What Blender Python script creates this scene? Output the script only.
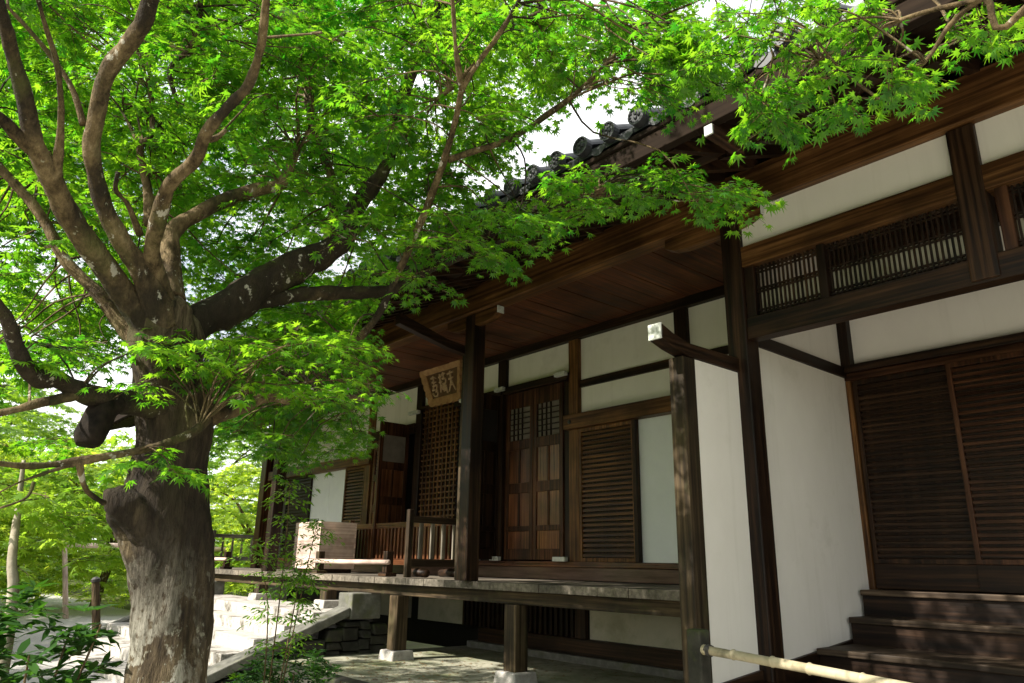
import bpy, bmesh, math, random
import numpy as np
from mathutils import Vector, Matrix, Quaternion, noise as mnoise
random.seed(11); rng = np.random.default_rng(11)
for o in list(bpy.data.objects): bpy.data.objects.remove(o)
SC = bpy.context.scene; COL = SC.collection
R = math.radians
# ------------------------------------------------------------------ camera, sky, sun, exposure
FPX = 733.92; YAW = R(40.44); PIT = R(16.9); ROL = R(1.06); EYE = Vector((0, 0, 1.12))
FWD = Vector((-math.cos(YAW)*math.cos(PIT), math.sin(YAW)*math.cos(PIT), math.sin(PIT)))
_r = FWD.cross(Vector((0, 0, 1))).normalized(); _u = _r.cross(FWD)
RT = math.cos(ROL)*_r + math.sin(ROL)*_u; UP = -math.sin(ROL)*_r + math.cos(ROL)*_u
cam_d = bpy.data.cameras.new('camera'); cam = bpy.data.objects.new('camera', cam_d); COL.objects.link(cam)
cam_d.sensor_width = 36; cam_d.lens = 36*FPX/1024; cam_d.clip_end = 3000; cam_d.clip_start = 0.05
cam.matrix_world = Matrix(((RT.x, UP.x, -FWD.x, EYE.x), (RT.y, UP.y, -FWD.y, EYE.y), (RT.z, UP.z, -FWD.z, EYE.z), (0, 0, 0, 1)))
SC.camera = cam
SUN = Vector((-0.14, -0.76, 0.63)).normalized()
w = bpy.data.worlds.new('World'); SC.world = w; w.use_nodes = True
nt = w.node_tree; bg = nt.nodes['Background']
sky = nt.nodes.new('ShaderNodeTexSky'); sky.sky_type = 'NISHITA'; sky.sun_disc = False
sky.sun_elevation = math.asin(SUN.z); sky.sun_rotation = math.atan2(SUN.x, SUN.y)
sky.dust_density = 2.0; sky.air_density = 1.0
tcw = nt.nodes.new('ShaderNodeTexCoord'); cn = nt.nodes.new('ShaderNodeTexNoise'); cn.inputs['Scale'].default_value = 2.2; cn.inputs['Detail'].default_value = 6
cr_ = nt.nodes.new('ShaderNodeValToRGB'); cr_.color_ramp.elements[0].position = .36; cr_.color_ramp.elements[1].position = .56
mxw = nt.nodes.new('ShaderNodeMix'); mxw.data_type = 'RGBA'; mxw.inputs[7].default_value = (8.6, 8.7, 8.8, 1)
nt.links.new(tcw.outputs['Generated'], cn.inputs['Vector']); nt.links.new(cn.outputs[0], cr_.inputs[0]); nt.links.new(cr_.outputs[0], mxw.inputs[0])
nt.links.new(sky.outputs[0], mxw.inputs[6]); nt.links.new(mxw.outputs[2], bg.inputs[0]); bg.inputs[1].default_value = 0.085
sl = bpy.data.lights.new('sun', 'SUN'); so = bpy.data.objects.new('sun', sl); COL.objects.link(so)
sl.energy = 4.8; sl.angle = R(0.5); sl.color = (1.0, 0.94, 0.84)
so.rotation_euler = SUN.to_track_quat('Z', 'Y').to_euler()
SC.view_settings.view_transform = 'Standard'; SC.view_settings.look = 'None'
SC.view_settings.exposure = 1.36; SC.view_settings.gamma = 1.0
SC.cycles.use_denoising = True; SC.cycles.max_bounces = 9; SC.cycles.diffuse_bounces = 5
SC.cycles.transmission_bounces = 6; SC.cycles.sample_clamp_indirect = 8; SC.cycles.caustics_reflective = False

def ray(x, y):
    d = FWD*FPX + RT*(x-512) - UP*(y-341.5); return d.normalized()
def at(x, y, d):            # the place in the world at a distance of d metres
    return EYE + ray(x, y)*d

# ------------------------------------------------------------------ helpers
ORG = {}
def root(name, loc, label, cat, group=None):
    o = bpy.data.objects.new(name, None); COL.objects.link(o); o.location = loc; o.empty_display_size = .2
    o['label'] = label; o['category'] = cat
    if group: o['group'] = group
    ORG[o] = Vector(loc); return o
def link(name, me, mat, parent=None, bevel=0, smooth=False):
    o = bpy.data.objects.new(name, me); COL.objects.link(o)
    for m in (mat if isinstance(mat, (list, tuple)) else [mat]): me.materials.append(m)
    if parent is not None:
        org = ORG[parent]; me.transform(Matrix.Translation(-org)); o.parent = parent; ORG[o] = org
    else: ORG[o] = Vector((0, 0, 0))
    if smooth: me.polygons.foreach_set('use_smooth', [True]*len(me.polygons))
    if bevel:
        b = o.modifiers.new('edge', 'BEVEL'); b.width = bevel; b.segments = 2; b.limit_method = 'ANGLE'
    return o
def obj(name, bm, mat, parent=None, bevel=0, smooth=False):
    bmesh.ops.recalc_face_normals(bm, faces=bm.faces)
    me = bpy.data.meshes.new(name); bm.to_mesh(me); bm.free()
    return link(name, me, mat, parent, bevel, smooth)
def hexa(bm, p):            # eight corners: bottom four, top four
    v = [bm.verts.new(q) for q in p]
    for f in ((0,3,2,1),(4,5,6,7),(0,1,5,4),(1,2,6,5),(2,3,7,6),(3,0,4,7)): bm.faces.new([v[i] for i in f])
def bx(bm, x0, x1, y0, y1, z0, z1):
    hexa(bm, [(x0,y0,z0),(x1,y0,z0),(x1,y1,z0),(x0,y1,z0),(x0,y0,z1),(x1,y0,z1),(x1,y1,z1),(x0,y1,z1)])
def box(name, x0, x1, y0, y1, z0, z1, mat, parent=None, bevel=.006):
    bm = bmesh.new(); bx(bm, x0, x1, y0, y1, z0, z1); return obj(name, bm, mat, parent, bevel)
def prism(bm, prof, axis, a, b):   # a profile (two other axes in order) swept along an axis
    def P(u, v, t): return {'X': (t,u,v), 'Y': (u,t,v), 'Z': (u,v,t)}[axis]
    A = [bm.verts.new(P(u,v,a)) for u,v in prof]; B = [bm.verts.new(P(u,v,b)) for u,v in prof]
    n = len(prof); bm.faces.new(A); bm.faces.new(B[::-1])
    for i in range(n): bm.faces.new((A[i],A[(i+1)%n],B[(i+1)%n],B[i]))
def tube(bm, pts, rad, seg=8, cap=True, wob=0, rough=0):
    pts = [Vector(p) for p in pts]; n = len(pts); rings = []
    t = (pts[1]-pts[0]).normalized(); nrm = t.orthogonal().normalized()
    ph = [random.uniform(0, 6.28) for _ in range(6)]
    arc = 0
    for i in range(n):
        if i: arc += (pts[i]-pts[i-1]).length
        t2 = (pts[min(i+1,n-1)]-pts[max(i-1,0)]).normalized()
        nrm = (nrm - t2*nrm.dot(t2)).normalized(); bn = t2.cross(nrm); ring = []
        for k in range(seg):
            a = 2*math.pi*k/seg
            rr = rad[i]*(1 + wob*(math.sin(2*a+ph[0]+arc*1.6)+.7*math.sin(3*a+ph[1]-arc*1.1)+.5*math.sin(5*a+ph[3]+arc*.9)))
            off = nrm*math.cos(a)+bn*math.sin(a)
            if rough:
                q = pts[i]+off*rr; s1 = mnoise.noise(Vector((q.x*4, q.y*4, q.z*2.2))); s2 = mnoise.noise(Vector((q.x*13, q.y*13, q.z*5))); s3 = mnoise.noise(Vector((q.x*34, q.y*34, q.z*12)))
                rr += rough*(.55*s1*min(1, rad[i]/.1)+.34*s2+.17*s3)*min(1, .35+rad[i]/.1)
            ring.append(bm.verts.new(pts[i]+off*rr))
        rings.append(ring)
    for i in range(n-1):
        for k in range(seg):
            bm.faces.new((rings[i][k], rings[i][(k+1)%seg], rings[i+1][(k+1)%seg], rings[i+1][k]))
    if cap:
        bm.faces.new(rings[0][::-1]); bm.faces.new(rings[-1])
def spline(P, sub=5):       # Catmull-Rom through rows of numbers
    P = [np.array(p, float) for p in P]; out = []
    for i in range(len(P)-1):
        p0 = P[max(i-1,0)]; p1 = P[i]; p2 = P[i+1]; p3 = P[min(i+2,len(P)-1)]
        for s in range(sub):
            t = s/sub
            out.append(.5*((2*p1)+(-p0+p2)*t+(2*p0-5*p1+4*p2-p3)*t*t+(-p0+3*p1-3*p2+p3)*t**3))
    out.append(P[-1]); return out

# ------------------------------------------------------------------ materials
def newmat(name):
    m = bpy.data.materials.new(name); m.use_nodes = True
    return m, m.node_tree, m.node_tree.nodes['Principled BSDF']
def N(t, kind, **kw):
    n = t.nodes.new(kind)
    for k, v in kw.items(): setattr(n, k, v)
    return n
def ramp(t, fac, stops):
    r = N(t, 'ShaderNodeValToRGB'); e = r.color_ramp.elements
    while len(e) < len(stops): e.new(.5)
    for i, (p, c) in enumerate(stops): e[i].position = p; e[i].color = (*c, 1)
    t.links.new(fac, r.inputs[0]); return r.outputs[0]
def coords(t, scale, rnd=True):
    tc = N(t, 'ShaderNodeTexCoord'); mp = N(t, 'ShaderNodeMapping'); mp.inputs['Scale'].default_value = scale
    src = tc.outputs['Object']
    if rnd:
        oi = N(t, 'ShaderNodeObjectInfo'); sc = N(t, 'ShaderNodeVectorMath', operation='SCALE'); sc.inputs[0].default_value = (13.1, 7.7, 9.3)
        t.links.new(oi.outputs['Random'], sc.inputs['Scale'])
        ad = N(t, 'ShaderNodeVectorMath', operation='ADD'); t.links.new(src, ad.inputs[0]); t.links.new(sc.outputs[0], ad.inputs[1]); src = ad.outputs[0]
    t.links.new(src, mp.inputs[0]); return mp.outputs[0]
def noise(t, vec, scale, detail=5, rough=.6):
    n = N(t, 'ShaderNodeTexNoise'); n.inputs['Scale'].default_value = scale; n.inputs['Detail'].default_value = detail
    n.inputs['Roughness'].default_value = rough; t.links.new(vec, n.inputs['Vector']); return n.outputs[0]
def mixc(t, fac, a, b, mode='MIX'):
    m = N(t, 'ShaderNodeMix', data_type='RGBA', blend_type=mode)
    if isinstance(fac, (int, float)): m.inputs[0].default_value = fac
    else: t.links.new(fac, m.inputs[0])
    for i, v in ((6, a), (7, b)):
        if isinstance(v, tuple): m.inputs[i].default_value = (*v, 1)
        else: t.links.new(v, m.inputs[i])
    return m.outputs[2]
def bump(t, b, h, strength=.3, dist=.01):
    n = N(t, 'ShaderNodeBump'); n.inputs['Strength'].default_value = strength; n.inputs['Distance'].default_value = dist
    t.links.new(h, n.inputs['Height']); t.links.new(n.outputs[0], b.inputs['Normal'])
_W = {}
TONES = {'dark': ((.006,.003,.0016), (.019,.009,.0042), (.045,.023,.011), .5),
         'leaf': ((.016,.0065,.003), (.056,.022,.010), (.115,.050,.023), .4),
         'warm': ((.042,.017,.006), (.108,.049,.016), (.195,.098,.036), .45),
         'red':  ((.045,.015,.006), (.120,.043,.017), (.200,.085,.035), .32),
         'grey': ((.016,.011,.006), (.044,.030,.015), (.095,.069,.038), .7),
         'brown': ((.010,.006,.003), (.030,.019,.010), (.065,.043,.024), .6),
         'silver': ((.110,.096,.074), (.170,.150,.120), (.240,.215,.175), .75),
         'pale': ((.45,.32,.27), (.57,.44,.38), (.67,.55,.49), .7),
         'ceil': ((.030,.010,.005), (.075,.027,.012), (.125,.050,.022), .55),
         'worn': ((.022,.014,.008), (.050,.034,.021), (.110,.082,.056), .6)}
def wood(tone, axis):
    if (tone, axis) in _W: return _W[tone, axis]
    a, bcol, c, rough = TONES[tone]
    m, t, b = newmat(f'{tone} wood grain {axis}')
    s = [30, 30, 30]; s['XYZ'.index(axis)] = .8
    g = noise(t, coords(t, s), 1.0, 5, .6)
    b.inputs['Specular IOR Level'].default_value = .22
    big = noise(t, coords(t, (1.3, 1.3, 1.3)), 1.0, 4, .6)
    col = ramp(t, g, [(.36, a), (.5, bcol), (.66, c)])
    oi = N(t, 'ShaderNodeObjectInfo'); hv = N(t, 'ShaderNodeHueSaturation')
    mr = N(t, 'ShaderNodeMapRange'); mr.inputs[3].default_value = .75; mr.inputs[4].default_value = 1.25
    t.links.new(oi.outputs['Random'], mr.inputs[0]); t.links.new(mr.outputs[0], hv.inputs['Value']); t.links.new(col, hv.inputs['Color'])
    bl = ramp(t, big, [(.35, (.50, .49, .48)), (.65, (1.3, 1.25, 1.2))])
    col = mixc(t, 1.0, hv.outputs[0], bl, 'MULTIPLY')
    if tone == 'grey':
        moss = noise(t, coords(t, (5, 5, 2)), 1, 5, .7)
        col = mixc(t, ramp(t, moss, [(.54, (0,0,0)), (.72, (.55,.55,.55))]), col, (.060, .062, .022))
    t.links.new(col, b.inputs['Base Color'])
    rr = ramp(t, g, [(.2, (rough-.12,)*3), (.8, (rough+.15,)*3)]); t.links.new(rr, b.inputs['Roughness'])
    bump(t, b, g, .35, .006); b.inputs['Specular IOR Level'].default_value = .5 if tone == 'red' else .22; _W[tone, axis] = m; return m
def simple(name, stops, scale, rough=.8, bstr=.2, bd=.01, detail=6, stretch=(1,1,1), stain=None):
    m, t, b = newmat(name); v = coords(t, stretch); n = noise(t, v, scale, detail, .65)
    col = ramp(t, n, stops)
    if stain:
        sc, lo, hi, c = stain; col = mixc(t, ramp(t, noise(t, coords(t, (1,1,1)), sc, 5, .7), [(lo, (0,0,0)), (hi, (1,1,1))]), col, c)
    t.links.new(col, b.inputs['Base Color']); b.inputs['Roughness'].default_value = rough; b.inputs['Specular IOR Level'].default_value = .12 if rough >= .85 else .4
    bump(t, b, n, bstr, bd); return m
plaster = simple('white plaster', [(.3, (.76,.725,.67)), (.7, (.83,.795,.74))], 1.6, .9, .08, .004, stain=(1.3, .58, .9, (.62,.59,.52)), stretch=(1,1,.6))
def weather(m):
    t = m.node_tree; b = t.nodes['Principled BSDF']; src = b.inputs['Base Color'].links[0].from_socket
    st = ramp(t, noise(t, coords(t, (9,9,.5)), 1, 4, .6), [(.56, (0,0,0)), (.8, (.35,.35,.35))]); col = mixc(t, st, src, (.60,.57,.50))
    t.links.new(col, b.inputs['Base Color'])
weather(plaster)
plaster_low = simple('mossy plaster', [(.3, (.42,.40,.30)), (.7, (.55,.52,.40))], 2.2, .9, .1, .004, stain=(1.6, .5, .75, (.30,.29,.19)))
paper = simple('shoji paper', [(.3, (.74,.76,.78)), (.7, (.80,.82,.83))], 3, .85, .03, .002)
tile = simple('fired roof tile', [(.3, (.012,.013,.015)), (.7, (.034,.036,.040))], 7, .5, .25, .006)
stone = simple('pale granite', [(.25, (.26,.24,.215)), (.5, (.38,.355,.325)), (.75, (.50,.475,.44))], 9, .85, .4, .006, stain=(2.2, .53, .64, (.10,.09,.07)))
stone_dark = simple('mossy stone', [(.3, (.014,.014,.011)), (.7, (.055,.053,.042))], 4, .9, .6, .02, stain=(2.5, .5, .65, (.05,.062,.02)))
slab = simple('mossy earth floor', [(.3, (.20,.20,.145)), (.55, (.31,.30,.23)), (.75, (.42,.40,.325))], 5.5, .95, .35, .01, stain=(1.1, .45, .7, (.125,.14,.065)))
earth = simple('earth and moss', [(.3, (.07,.06,.035)), (.55, (.085,.10,.03)), (.75, (.15,.13,.08))], 1.8, .95, .6, .03)
sand = simple('pale sand', [(.3, (.48,.45,.39)), (.7, (.62,.59,.53))], 24, .95, .4, .008)
gravel = simple('raked pale gravel', [(.3, (.24,.23,.21)), (.7, (.44,.425,.40))], 38, .95, .5, .01)
white_paint = simple('white painted wood end', [(.3, (.42,.44,.41)), (.7, (.66,.67,.63))], 14, .8, .2, .004, stain=(12, .50, .7, (.30,.33,.28)))
board_dark = simple('dark plaque ground', [(.3, (.07,.032,.012)), (.7, (.14,.07,.03))], 9, .6, .3)
polished = simple('polished riser wood', [(.35, (.075,.040,.028)), (.65, (.15,.088,.066))], 3, .24, .1, .003, stretch=(.5,6,6))
stone_mid = simple('weathered shaded cheek stone', [(.25, (.07,.07,.058)), (.5, (.125,.122,.105)), (.75, (.20,.195,.17))], 7, .9, .5, .01, stain=(3, .52, .7, (.10,.105,.055)))  # darker than the treads: shade on the cheeks is in the colour
iron = simple('dark iron', [(.3, (.02,.02,.02)), (.7, (.05,.045,.04))], 12, .5, .1)
bamboo = simple('weathered bamboo', [(.3, (.24,.20,.12)), (.7, (.40,.35,.24))], 5, .5, .15, .004, stretch=(1,1,1), stain=(7, .50, .68, (.15,.13,.08)))
gold = simple('weathered carved wood', [(.3, (.26,.135,.055)), (.7, (.45,.26,.12))], 9, .6, .4, .01)
glyph = simple('pale carved lettering', [(.3, (.38,.25,.14)), (.7, (.52,.37,.23))], 14, .7, .2)
dark_void = simple('interior shade black', [(.3, (.008,.006,.005)), (.7, (.016,.012,.009))], 4, .8, .1)  # near-black: darkness of the interior set as colour
def bark_base(t, stretch, stops):
    v = coords(t, stretch, False); n = noise(t, v, 8.0, 8, .68); f = noise(t, v, 34.0, 4, .7)
    m = N(t, 'ShaderNodeMath', operation='MULTIPLY_ADD'); m.inputs[1].default_value = .45; t.links.new(f, m.inputs[0])
    k = N(t, 'ShaderNodeMath', operation='MULTIPLY'); k.inputs[1].default_value = .62; t.links.new(n, k.inputs[0]); t.links.new(k.outputs[0], m.inputs[2])
    return m.outputs[0], ramp(t, m.outputs[0], stops)
def spots(t, scale, lo, hi, stretch=(1,1,1), top=1.0): return ramp(t, noise(t, coords(t, stretch, False), scale, 6, .62), [(lo, (0,0,0)), (hi, (top,)*3)])
def barkmat(lo=.50, hi=.60):
    m, t, b = newmat('maple bark')
    n, col = bark_base(t, (1,1,.55), [(.38, (.014,.009,.004)), (.50, (.068,.047,.022)), (.60, (.135,.097,.048)), (.72, (.23,.175,.10))])
    col = mixc(t, spots(t, 2.2, lo, hi, (1,1,.6), .9), col, (.014,.011,.007))
    col = mixc(t, spots(t, 2.6, .55, .68, (1,1,1), .6), col, (.065,.070,.018))
    col = mixc(t, spots(t, 13, .62, .65, (1,1,.8), .85), col, (.33,.31,.25)); col = mixc(t, spots(t, 30, .66, .69, (1,1,1), .6), col, (.26,.25,.18))
    t.links.new(col, b.inputs['Base Color']); b.inputs['Roughness'].default_value = .92; b.inputs['Specular IOR Level'].default_value = .2; bump(t, b, n, 1.0, .03); return m
def trunkmat():
    m, t, b = newmat('lichened trunk bark')
    n, col = bark_base(t, (1.5,1.5,.30), [(.38, (.010,.007,.004)), (.50, (.050,.036,.019)), (.60, (.105,.080,.045)), (.74, (.19,.15,.095))])
    tc = N(t, 'ShaderNodeTexCoord'); sp = N(t, 'ShaderNodeSeparateXYZ'); t.links.new(tc.outputs['Object'], sp.inputs[0])
    def zone(z0, z1, ax=2):
        r = N(t, 'ShaderNodeMapRange'); r.inputs[1].default_value = z0; r.inputs[2].default_value = z1; t.links.new(sp.outputs[ax], r.inputs[0]); return r.outputs[0]
    def mul(a, c):
        k = N(t, 'ShaderNodeMath', operation='MULTIPLY'); t.links.new(a, k.inputs[0]); t.links.new(c, k.inputs[1]); return k.outputs[0]
    col = mixc(t, spots(t, 2.6, .52, .66, (1,1,.5), .6), col, (.060,.062,.018))
    li = spots(t, 6, .475, .495, (1,1,.6)); ls = spots(t, 40, .36, .50, (1,1,.7))
    pale = mul(mul(li, ls), mul(zone(1.80, 1.05), zone(.14, .0, 1)))
    col = mixc(t, pale, col, ramp(t, n, [(.42, (.15,.14,.10)), (.62, (.46,.45,.38))]))
    sp2 = spots(t, 26, .60, .64, (1,1,.6), .75); col = mixc(t, mul(sp2, zone(1.7, 1.5)), col, (.30,.29,.22))
    rot = mul(spots(t, 3.6, .36, .47, (1,1,.45), .8), mul(zone(1.0, 1.7), zone(2.7, 2.0)))
    col = mixc(t, rot, col, (.011, .008, .006))
    t.links.new(col, b.inputs['Base Color']); b.inputs['Roughness'].default_value = .93; b.inputs['Specular IOR Level'].default_value = .2; bump(t, b, n, 1.0, .035); return m
bark, bark_dark, trunk_bark = barkmat(), barkmat(.34, .44), trunkmat()
def leafmat(name, dark, light, tdark, tlight, tw=.5):
    m = bpy.data.materials.new(name); m.use_nodes = True; t = m.node_tree; t.nodes.clear()
    g = N(t, 'ShaderNodeNewGeometry'); out = N(t, 'ShaderNodeOutputMaterial')
    tc = N(t, 'ShaderNodeTexCoord'); cl = noise(t, tc.outputs['Object'], 1.1, 3, .6); am = N(t, 'ShaderNodeMath', operation='MULTIPLY_ADD'); am.inputs[1].default_value = .55
    mr = N(t, 'ShaderNodeMapRange'); mr.inputs[1].default_value = .32; mr.inputs[2].default_value = .68; mr.inputs[4].default_value = .5; t.links.new(cl, mr.inputs[0])
    t.links.new(g.outputs['Random Per Island'], am.inputs[0]); t.links.new(mr.outputs[0], am.inputs[2]); k = am.outputs[0]
    c1 = ramp(t, k, [(.05, dark), (.95, light)]); c2 = ramp(t, k, [(.05, tdark), (.95, tlight)])
    p = N(t, 'ShaderNodeBsdfPrincipled'); p.inputs['Roughness'].default_value = .42; p.inputs['Specular IOR Level'].default_value = .35; t.links.new(c1, p.inputs['Base Color'])
    tr = N(t, 'ShaderNodeBsdfTranslucent'); t.links.new(c2, tr.inputs['Color'])
    mx = N(t, 'ShaderNodeMixShader'); mx.inputs[0].default_value = tw; t.links.new(p.outputs[0], mx.inputs[1]); t.links.new(tr.outputs[0], mx.inputs[2])
    t.links.new(mx.outputs[0], out.inputs[0]); return m
maple_leaf = leafmat('maple leaf', (.012,.066,.007), (.060,.160,.012), (.032,.31,.008), (.38,.66,.02), .57)
far_leaf = leafmat('sunlit far leaf', (.11,.20,.018), (.22,.31,.035), (.42,.66,.03), (.70,.82,.07), .55)  # colours raised to carry the sun's glow on the far crowns
far_leaf2 = leafmat('mid green leaf', (.07,.16,.015), (.15,.25,.026), (.26,.52,.02), (.50,.70,.05), .5)
bush_leaf = leafmat('dark glossy leaf', (.016,.055,.012), (.045,.105,.022), (.05,.18,.012), (.11,.28,.02), .3)
shoot_leaf = leafmat('shoot leaf', (.04,.13,.014), (.11,.22,.02), (.18,.46,.015), (.40,.64,.03), .5)

# ------------------------------------------------------------------ setting: ground
def structure(o): o['kind'] = 'structure'; return o
def ground():
    bm = bmesh.new(); xs = list(np.linspace(-40, 14, 70))+[60, 400]; ys = list(np.linspace(-14, 24, 50))+[80, 500]
    xs = [-500, -90, -55]+xs; ys = [-400, -60, -25]+ys
    V = [[bm.verts.new((x, y, -.50+.03*math.sin(x*1.3)*math.cos(y*1.1) if abs(x) < 40 and abs(y) < 30 else -.5)) for y in ys] for x in xs]
    for i in range(len(xs)-1):
        for j in range(len(ys)-1): bm.faces.new((V[i][j], V[i+1][j], V[i+1][j+1], V[i][j+1]))
    return structure(obj('ground', bm, earth, smooth=True))
ground()
bm = bmesh.new()
for x0, x1, y0, y1 in ((-33, -9.2, -3.0, 6.9),): 
    v = [bm.verts.new(p) for p in ((x0,y0,-.462),(x1,y0,-.462),(x1-1.2,y1,-.462),(x0-6,y1,-.462))]; bm.faces.new(v)
structure(obj('gravel_path', bm, gravel))
bm = bmesh.new(); rim = [(-9.15,4.12),(-9.0,2.4),(-7.2,1.9),(-5.6,2.7),(-4.6,2.6),(-2.6,1.5),(-2.3,-.6),(-3.4,-2.6),(-2,-6),(3,-8),(9,-6),(9,4.12)]
bm.faces.new([bm.verts.new((x, y, -.456)) for x, y in rim]); structure(obj('bounce_sand', bm, sand))  # pale ground added to bounce sunlight up to the eaves
bm = bmesh.new(); bx(bm, -9.75, 6, 4.32, 12, -.55, -.092); structure(obj('podium_ground', bm, slab, bevel=.02))
bm = bmesh.new()
x = -9.7
while x < 5:
    L = random.uniform(.9, 1.5); bx(bm, x, x+L-.012, 4.14, 4.34, -.55, random.uniform(-.085, -.07)); x += L
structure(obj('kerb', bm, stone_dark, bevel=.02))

# ------------------------------------------------------------------ the temple hall
hall = root('temple_hall', (-8, 7, 0), 'wooden temple hall with white plaster walls, tiled eave and raised veranda', 'temple hall')
def H(name, x0, x1, y0, y1, z0, z1, mat, bevel=.006, parent=None): return box(name, x0, x1, y0, y1, z0, z1, mat, parent or hall, bevel)
YW = 7.54; YF = 5.40                                   # facade plane; column line
wd = {k: {a: wood(k, a) for a in 'XYZ'} for k in TONES}
# columns on the front line
for x, z0 in ((-7.27, .93), (-3.44, .30), (-12.9, .93), (-18.3, .93)):
    H('pillar', x, x+.19, YF, YF+.19, z0, 4.19, wd['dark']['Z'], .012)
H('pillar', -1.52, -1.34, YF, YF+.19, 3.02, 4.19, wd['dark']['Z'], .012)
H('pillar', 1.6, 1.79, YF, YF+.19, 0, 4.19, wd['dark']['Z'], .012)
# great beam, boat brackets
H('beam', -19.5, 3, 5.37, 5.56, 4.20, 4.56, wd['warm']['X'], .012)
def bracket(xc, end):
    bm = bmesh.new()
    prof = [(xc-.52,4.195),(xc-.52,4.10),(xc-.42,4.055),(xc-.28,4.035),(xc+.28,4.035),(xc+.42,4.055),(xc+.52,4.10),(xc+.52,4.195)]
    def P(u, v, t): return (u, t, v)
    A = [bm.verts.new((u, 5.412, v)) for u, v in prof]; B = [bm.verts.new((u, 5.52, v)) for u, v in prof]
    bm.faces.new(A); bm.faces.new(B[::-1])
    for i in range(len(prof)): bm.faces.new((A[i], A[(i+1)%8], B[(i+1)%8], B[i]))
    b = obj('bracket', bm, wd['warm']['X'], hall, .006)
    box('bracket_end', xc+.522, xc+.534, 5.414, 5.518, 4.102, 4.193, white_paint, b, .003)
for xc in (-7.17, -3.55, -12.8): bracket(xc, 1)
# veranda ceiling boards (run outward) with battens along the wall
bm = bmesh.new(); x = -19.4
while x < -3.5:
    wv = .30; bx(bm, x, x+wv-.008, 5.57, 7.5, 4.46+random.uniform(0, .008), 4.49); x += wv
obj('ceiling', bm, wd['ceil']['Y'], hall, .003)
# facade: top beam, sill, plaster
H('beam', -18.2, -3.42, YW-.09, YW+.09, 4.34, 4.50, wd['dark']['X'])
H('sill_beam', -18.2, -3.40, YW-.10, YW+.12, 1.10, 1.17, wd['red']['X'])
H('riser_board', -18.2, -3.40, YW-.07, YW+.1, .93, 1.098, polished)
for x in (-5.53, -7.46, -11.50, -13.25, -17.6):
    H('pillar', x, x+.19, YW-.075, YW+.11, 1.172, 4.338, wd['warm']['Z'] if x in (-7.46, -13.25) else wd['dark']['Z'], .01)  # two pillars get a lighter tone for the golden light on them
H('pillar', -9.10, -8.91, YW-.075, YW+.11, 3.88, 4.338, wd['dark']['Z'], .01)
H('pillar', -18.25, -17.95, YW-.20, YW+.11, .93, 4.338, wd['leaf']['Z'], .012)
H('pillar', -18.6, -18.42, 5.9, 6.08, .93, 4.2, wd['leaf']['Z'], .012)
def panel(x0, x1, z0, z1, y=YW, m=plaster): return H('plaster_wall', x0, x1, y, y+.06, z0, z1, m, 0)
for x0, x1, z0 in ((-5.34, -3.42, 3.20), (-7.27, -5.53, 3.20), (-8.91, -7.46, 3.86), (-11.31, -9.10, 3.86), (-13.06, -11.5, 3.62), (-17.6, -13.25, 3.2)):
    panel(x0, x1, z0, 4.338)
H('tie_beam', -7.27, -5.53, YW-.04, YW+.05, 3.60, 3.71, wd['dark']['X']); H('tie_beam', -5.34, -3.42, YW-.04, YW+.05, 3.60, 3.71, wd['dark']['X'])
H('lintel', -7.50, -3.42, YW-.15, YW+.02, 2.99, 3.20, wd['warm']['X'], .008)
H('lintel', -17.9, -13.0, YW-.15, YW+.02, 2.99, 3.20, wd['warm']['X'], .008)
bm = bmesh.new(); bmesh.ops.create_cone(bm, cap_ends=True, segments=6, radius1=.035, radius2=.025, depth=.02, matrix=Matrix.Translation((-7.37, YW-.16, 3.09))@Matrix.Rotation(R(90), 4, 'X'))
obj('nail_cover', bm, iron, hall)
def ring(bm, x0, x1, z0, z1, y0, y1, fx, fz):
    """a rectangular frame in one piece"""
    o = [(x0,z0),(x1,z0),(x1,z1),(x0,z1)]; i = [(x0+fx,z0+fz),(x1-fx,z0+fz),(x1-fx,z1-fz),(x0+fx,z1-fz)]
    V = [[bm.verts.new((p[0], y, p[1])) for p in q] for y in (y0, y1) for q in (o, i)]
    for k in range(4):
        j = (k+1)%4
        bm.faces.new((V[0][k],V[0][j],V[1][j],V[1][k])); bm.faces.new((V[2][j],V[2][k],V[3][k],V[3][j]))
        bm.faces.new((V[0][j],V[0][k],V[2][k],V[2][j])); bm.faces.new((V[1][k],V[1][j],V[3][j],V[3][k]))
def louvre(name, x0, x1, z0, z1, y, n, tone, parent, fw=.05, th=.05):
    bm = bmesh.new(); ring(bm, x0, x1, z0, z1, y, y+th, fw, fw)
    f = obj(name, bm, wd[tone]['Z'], parent, .004); bm = bmesh.new()
    dz = (z1-z0-2*fw)/n
    for i in range(n):
        c = z0+fw+dz*(i+.5); k = random.uniform(-.003, .003); w0 = random.uniform(-.002, .002)
        hexa(bm, [(x0+fw, y+.010+k, c-dz*.30+w0), (x1-fw, y+.010-k, c-dz*.30-w0), (x1-fw, y+.040, c-dz*.26), (x0+fw, y+.040, c-dz*.26),
                  (x0+fw, y+.014+k, c+dz*.22+w0), (x1-fw, y+.014-k, c+dz*.22-w0), (x1-fw, y+.040, c+dz*.34), (x0+fw, y+.040, c+dz*.34)])
    bk = bmesh.new(); bx(bk, x0+fw, x1-fw, y+.041, y+.048, z0+fw, z1-fw); obj('backing', bk, wd['dark']['Z'], f)
    obj('slats', bm, wd[tone]['X'], f); return f
louvre('shutter', -7.27, -6.26, 1.172, 2.988, YW-.07, 26, 'warm', hall)
louvre('shutter', -14.08, -13.26, 1.172, 2.988, YW-.07, 26, 'warm', hall)
louvre('shutter', -16.9, -15.65, 1.172, 2.988, YW-.07, 24, 'dark', hall)
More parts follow.
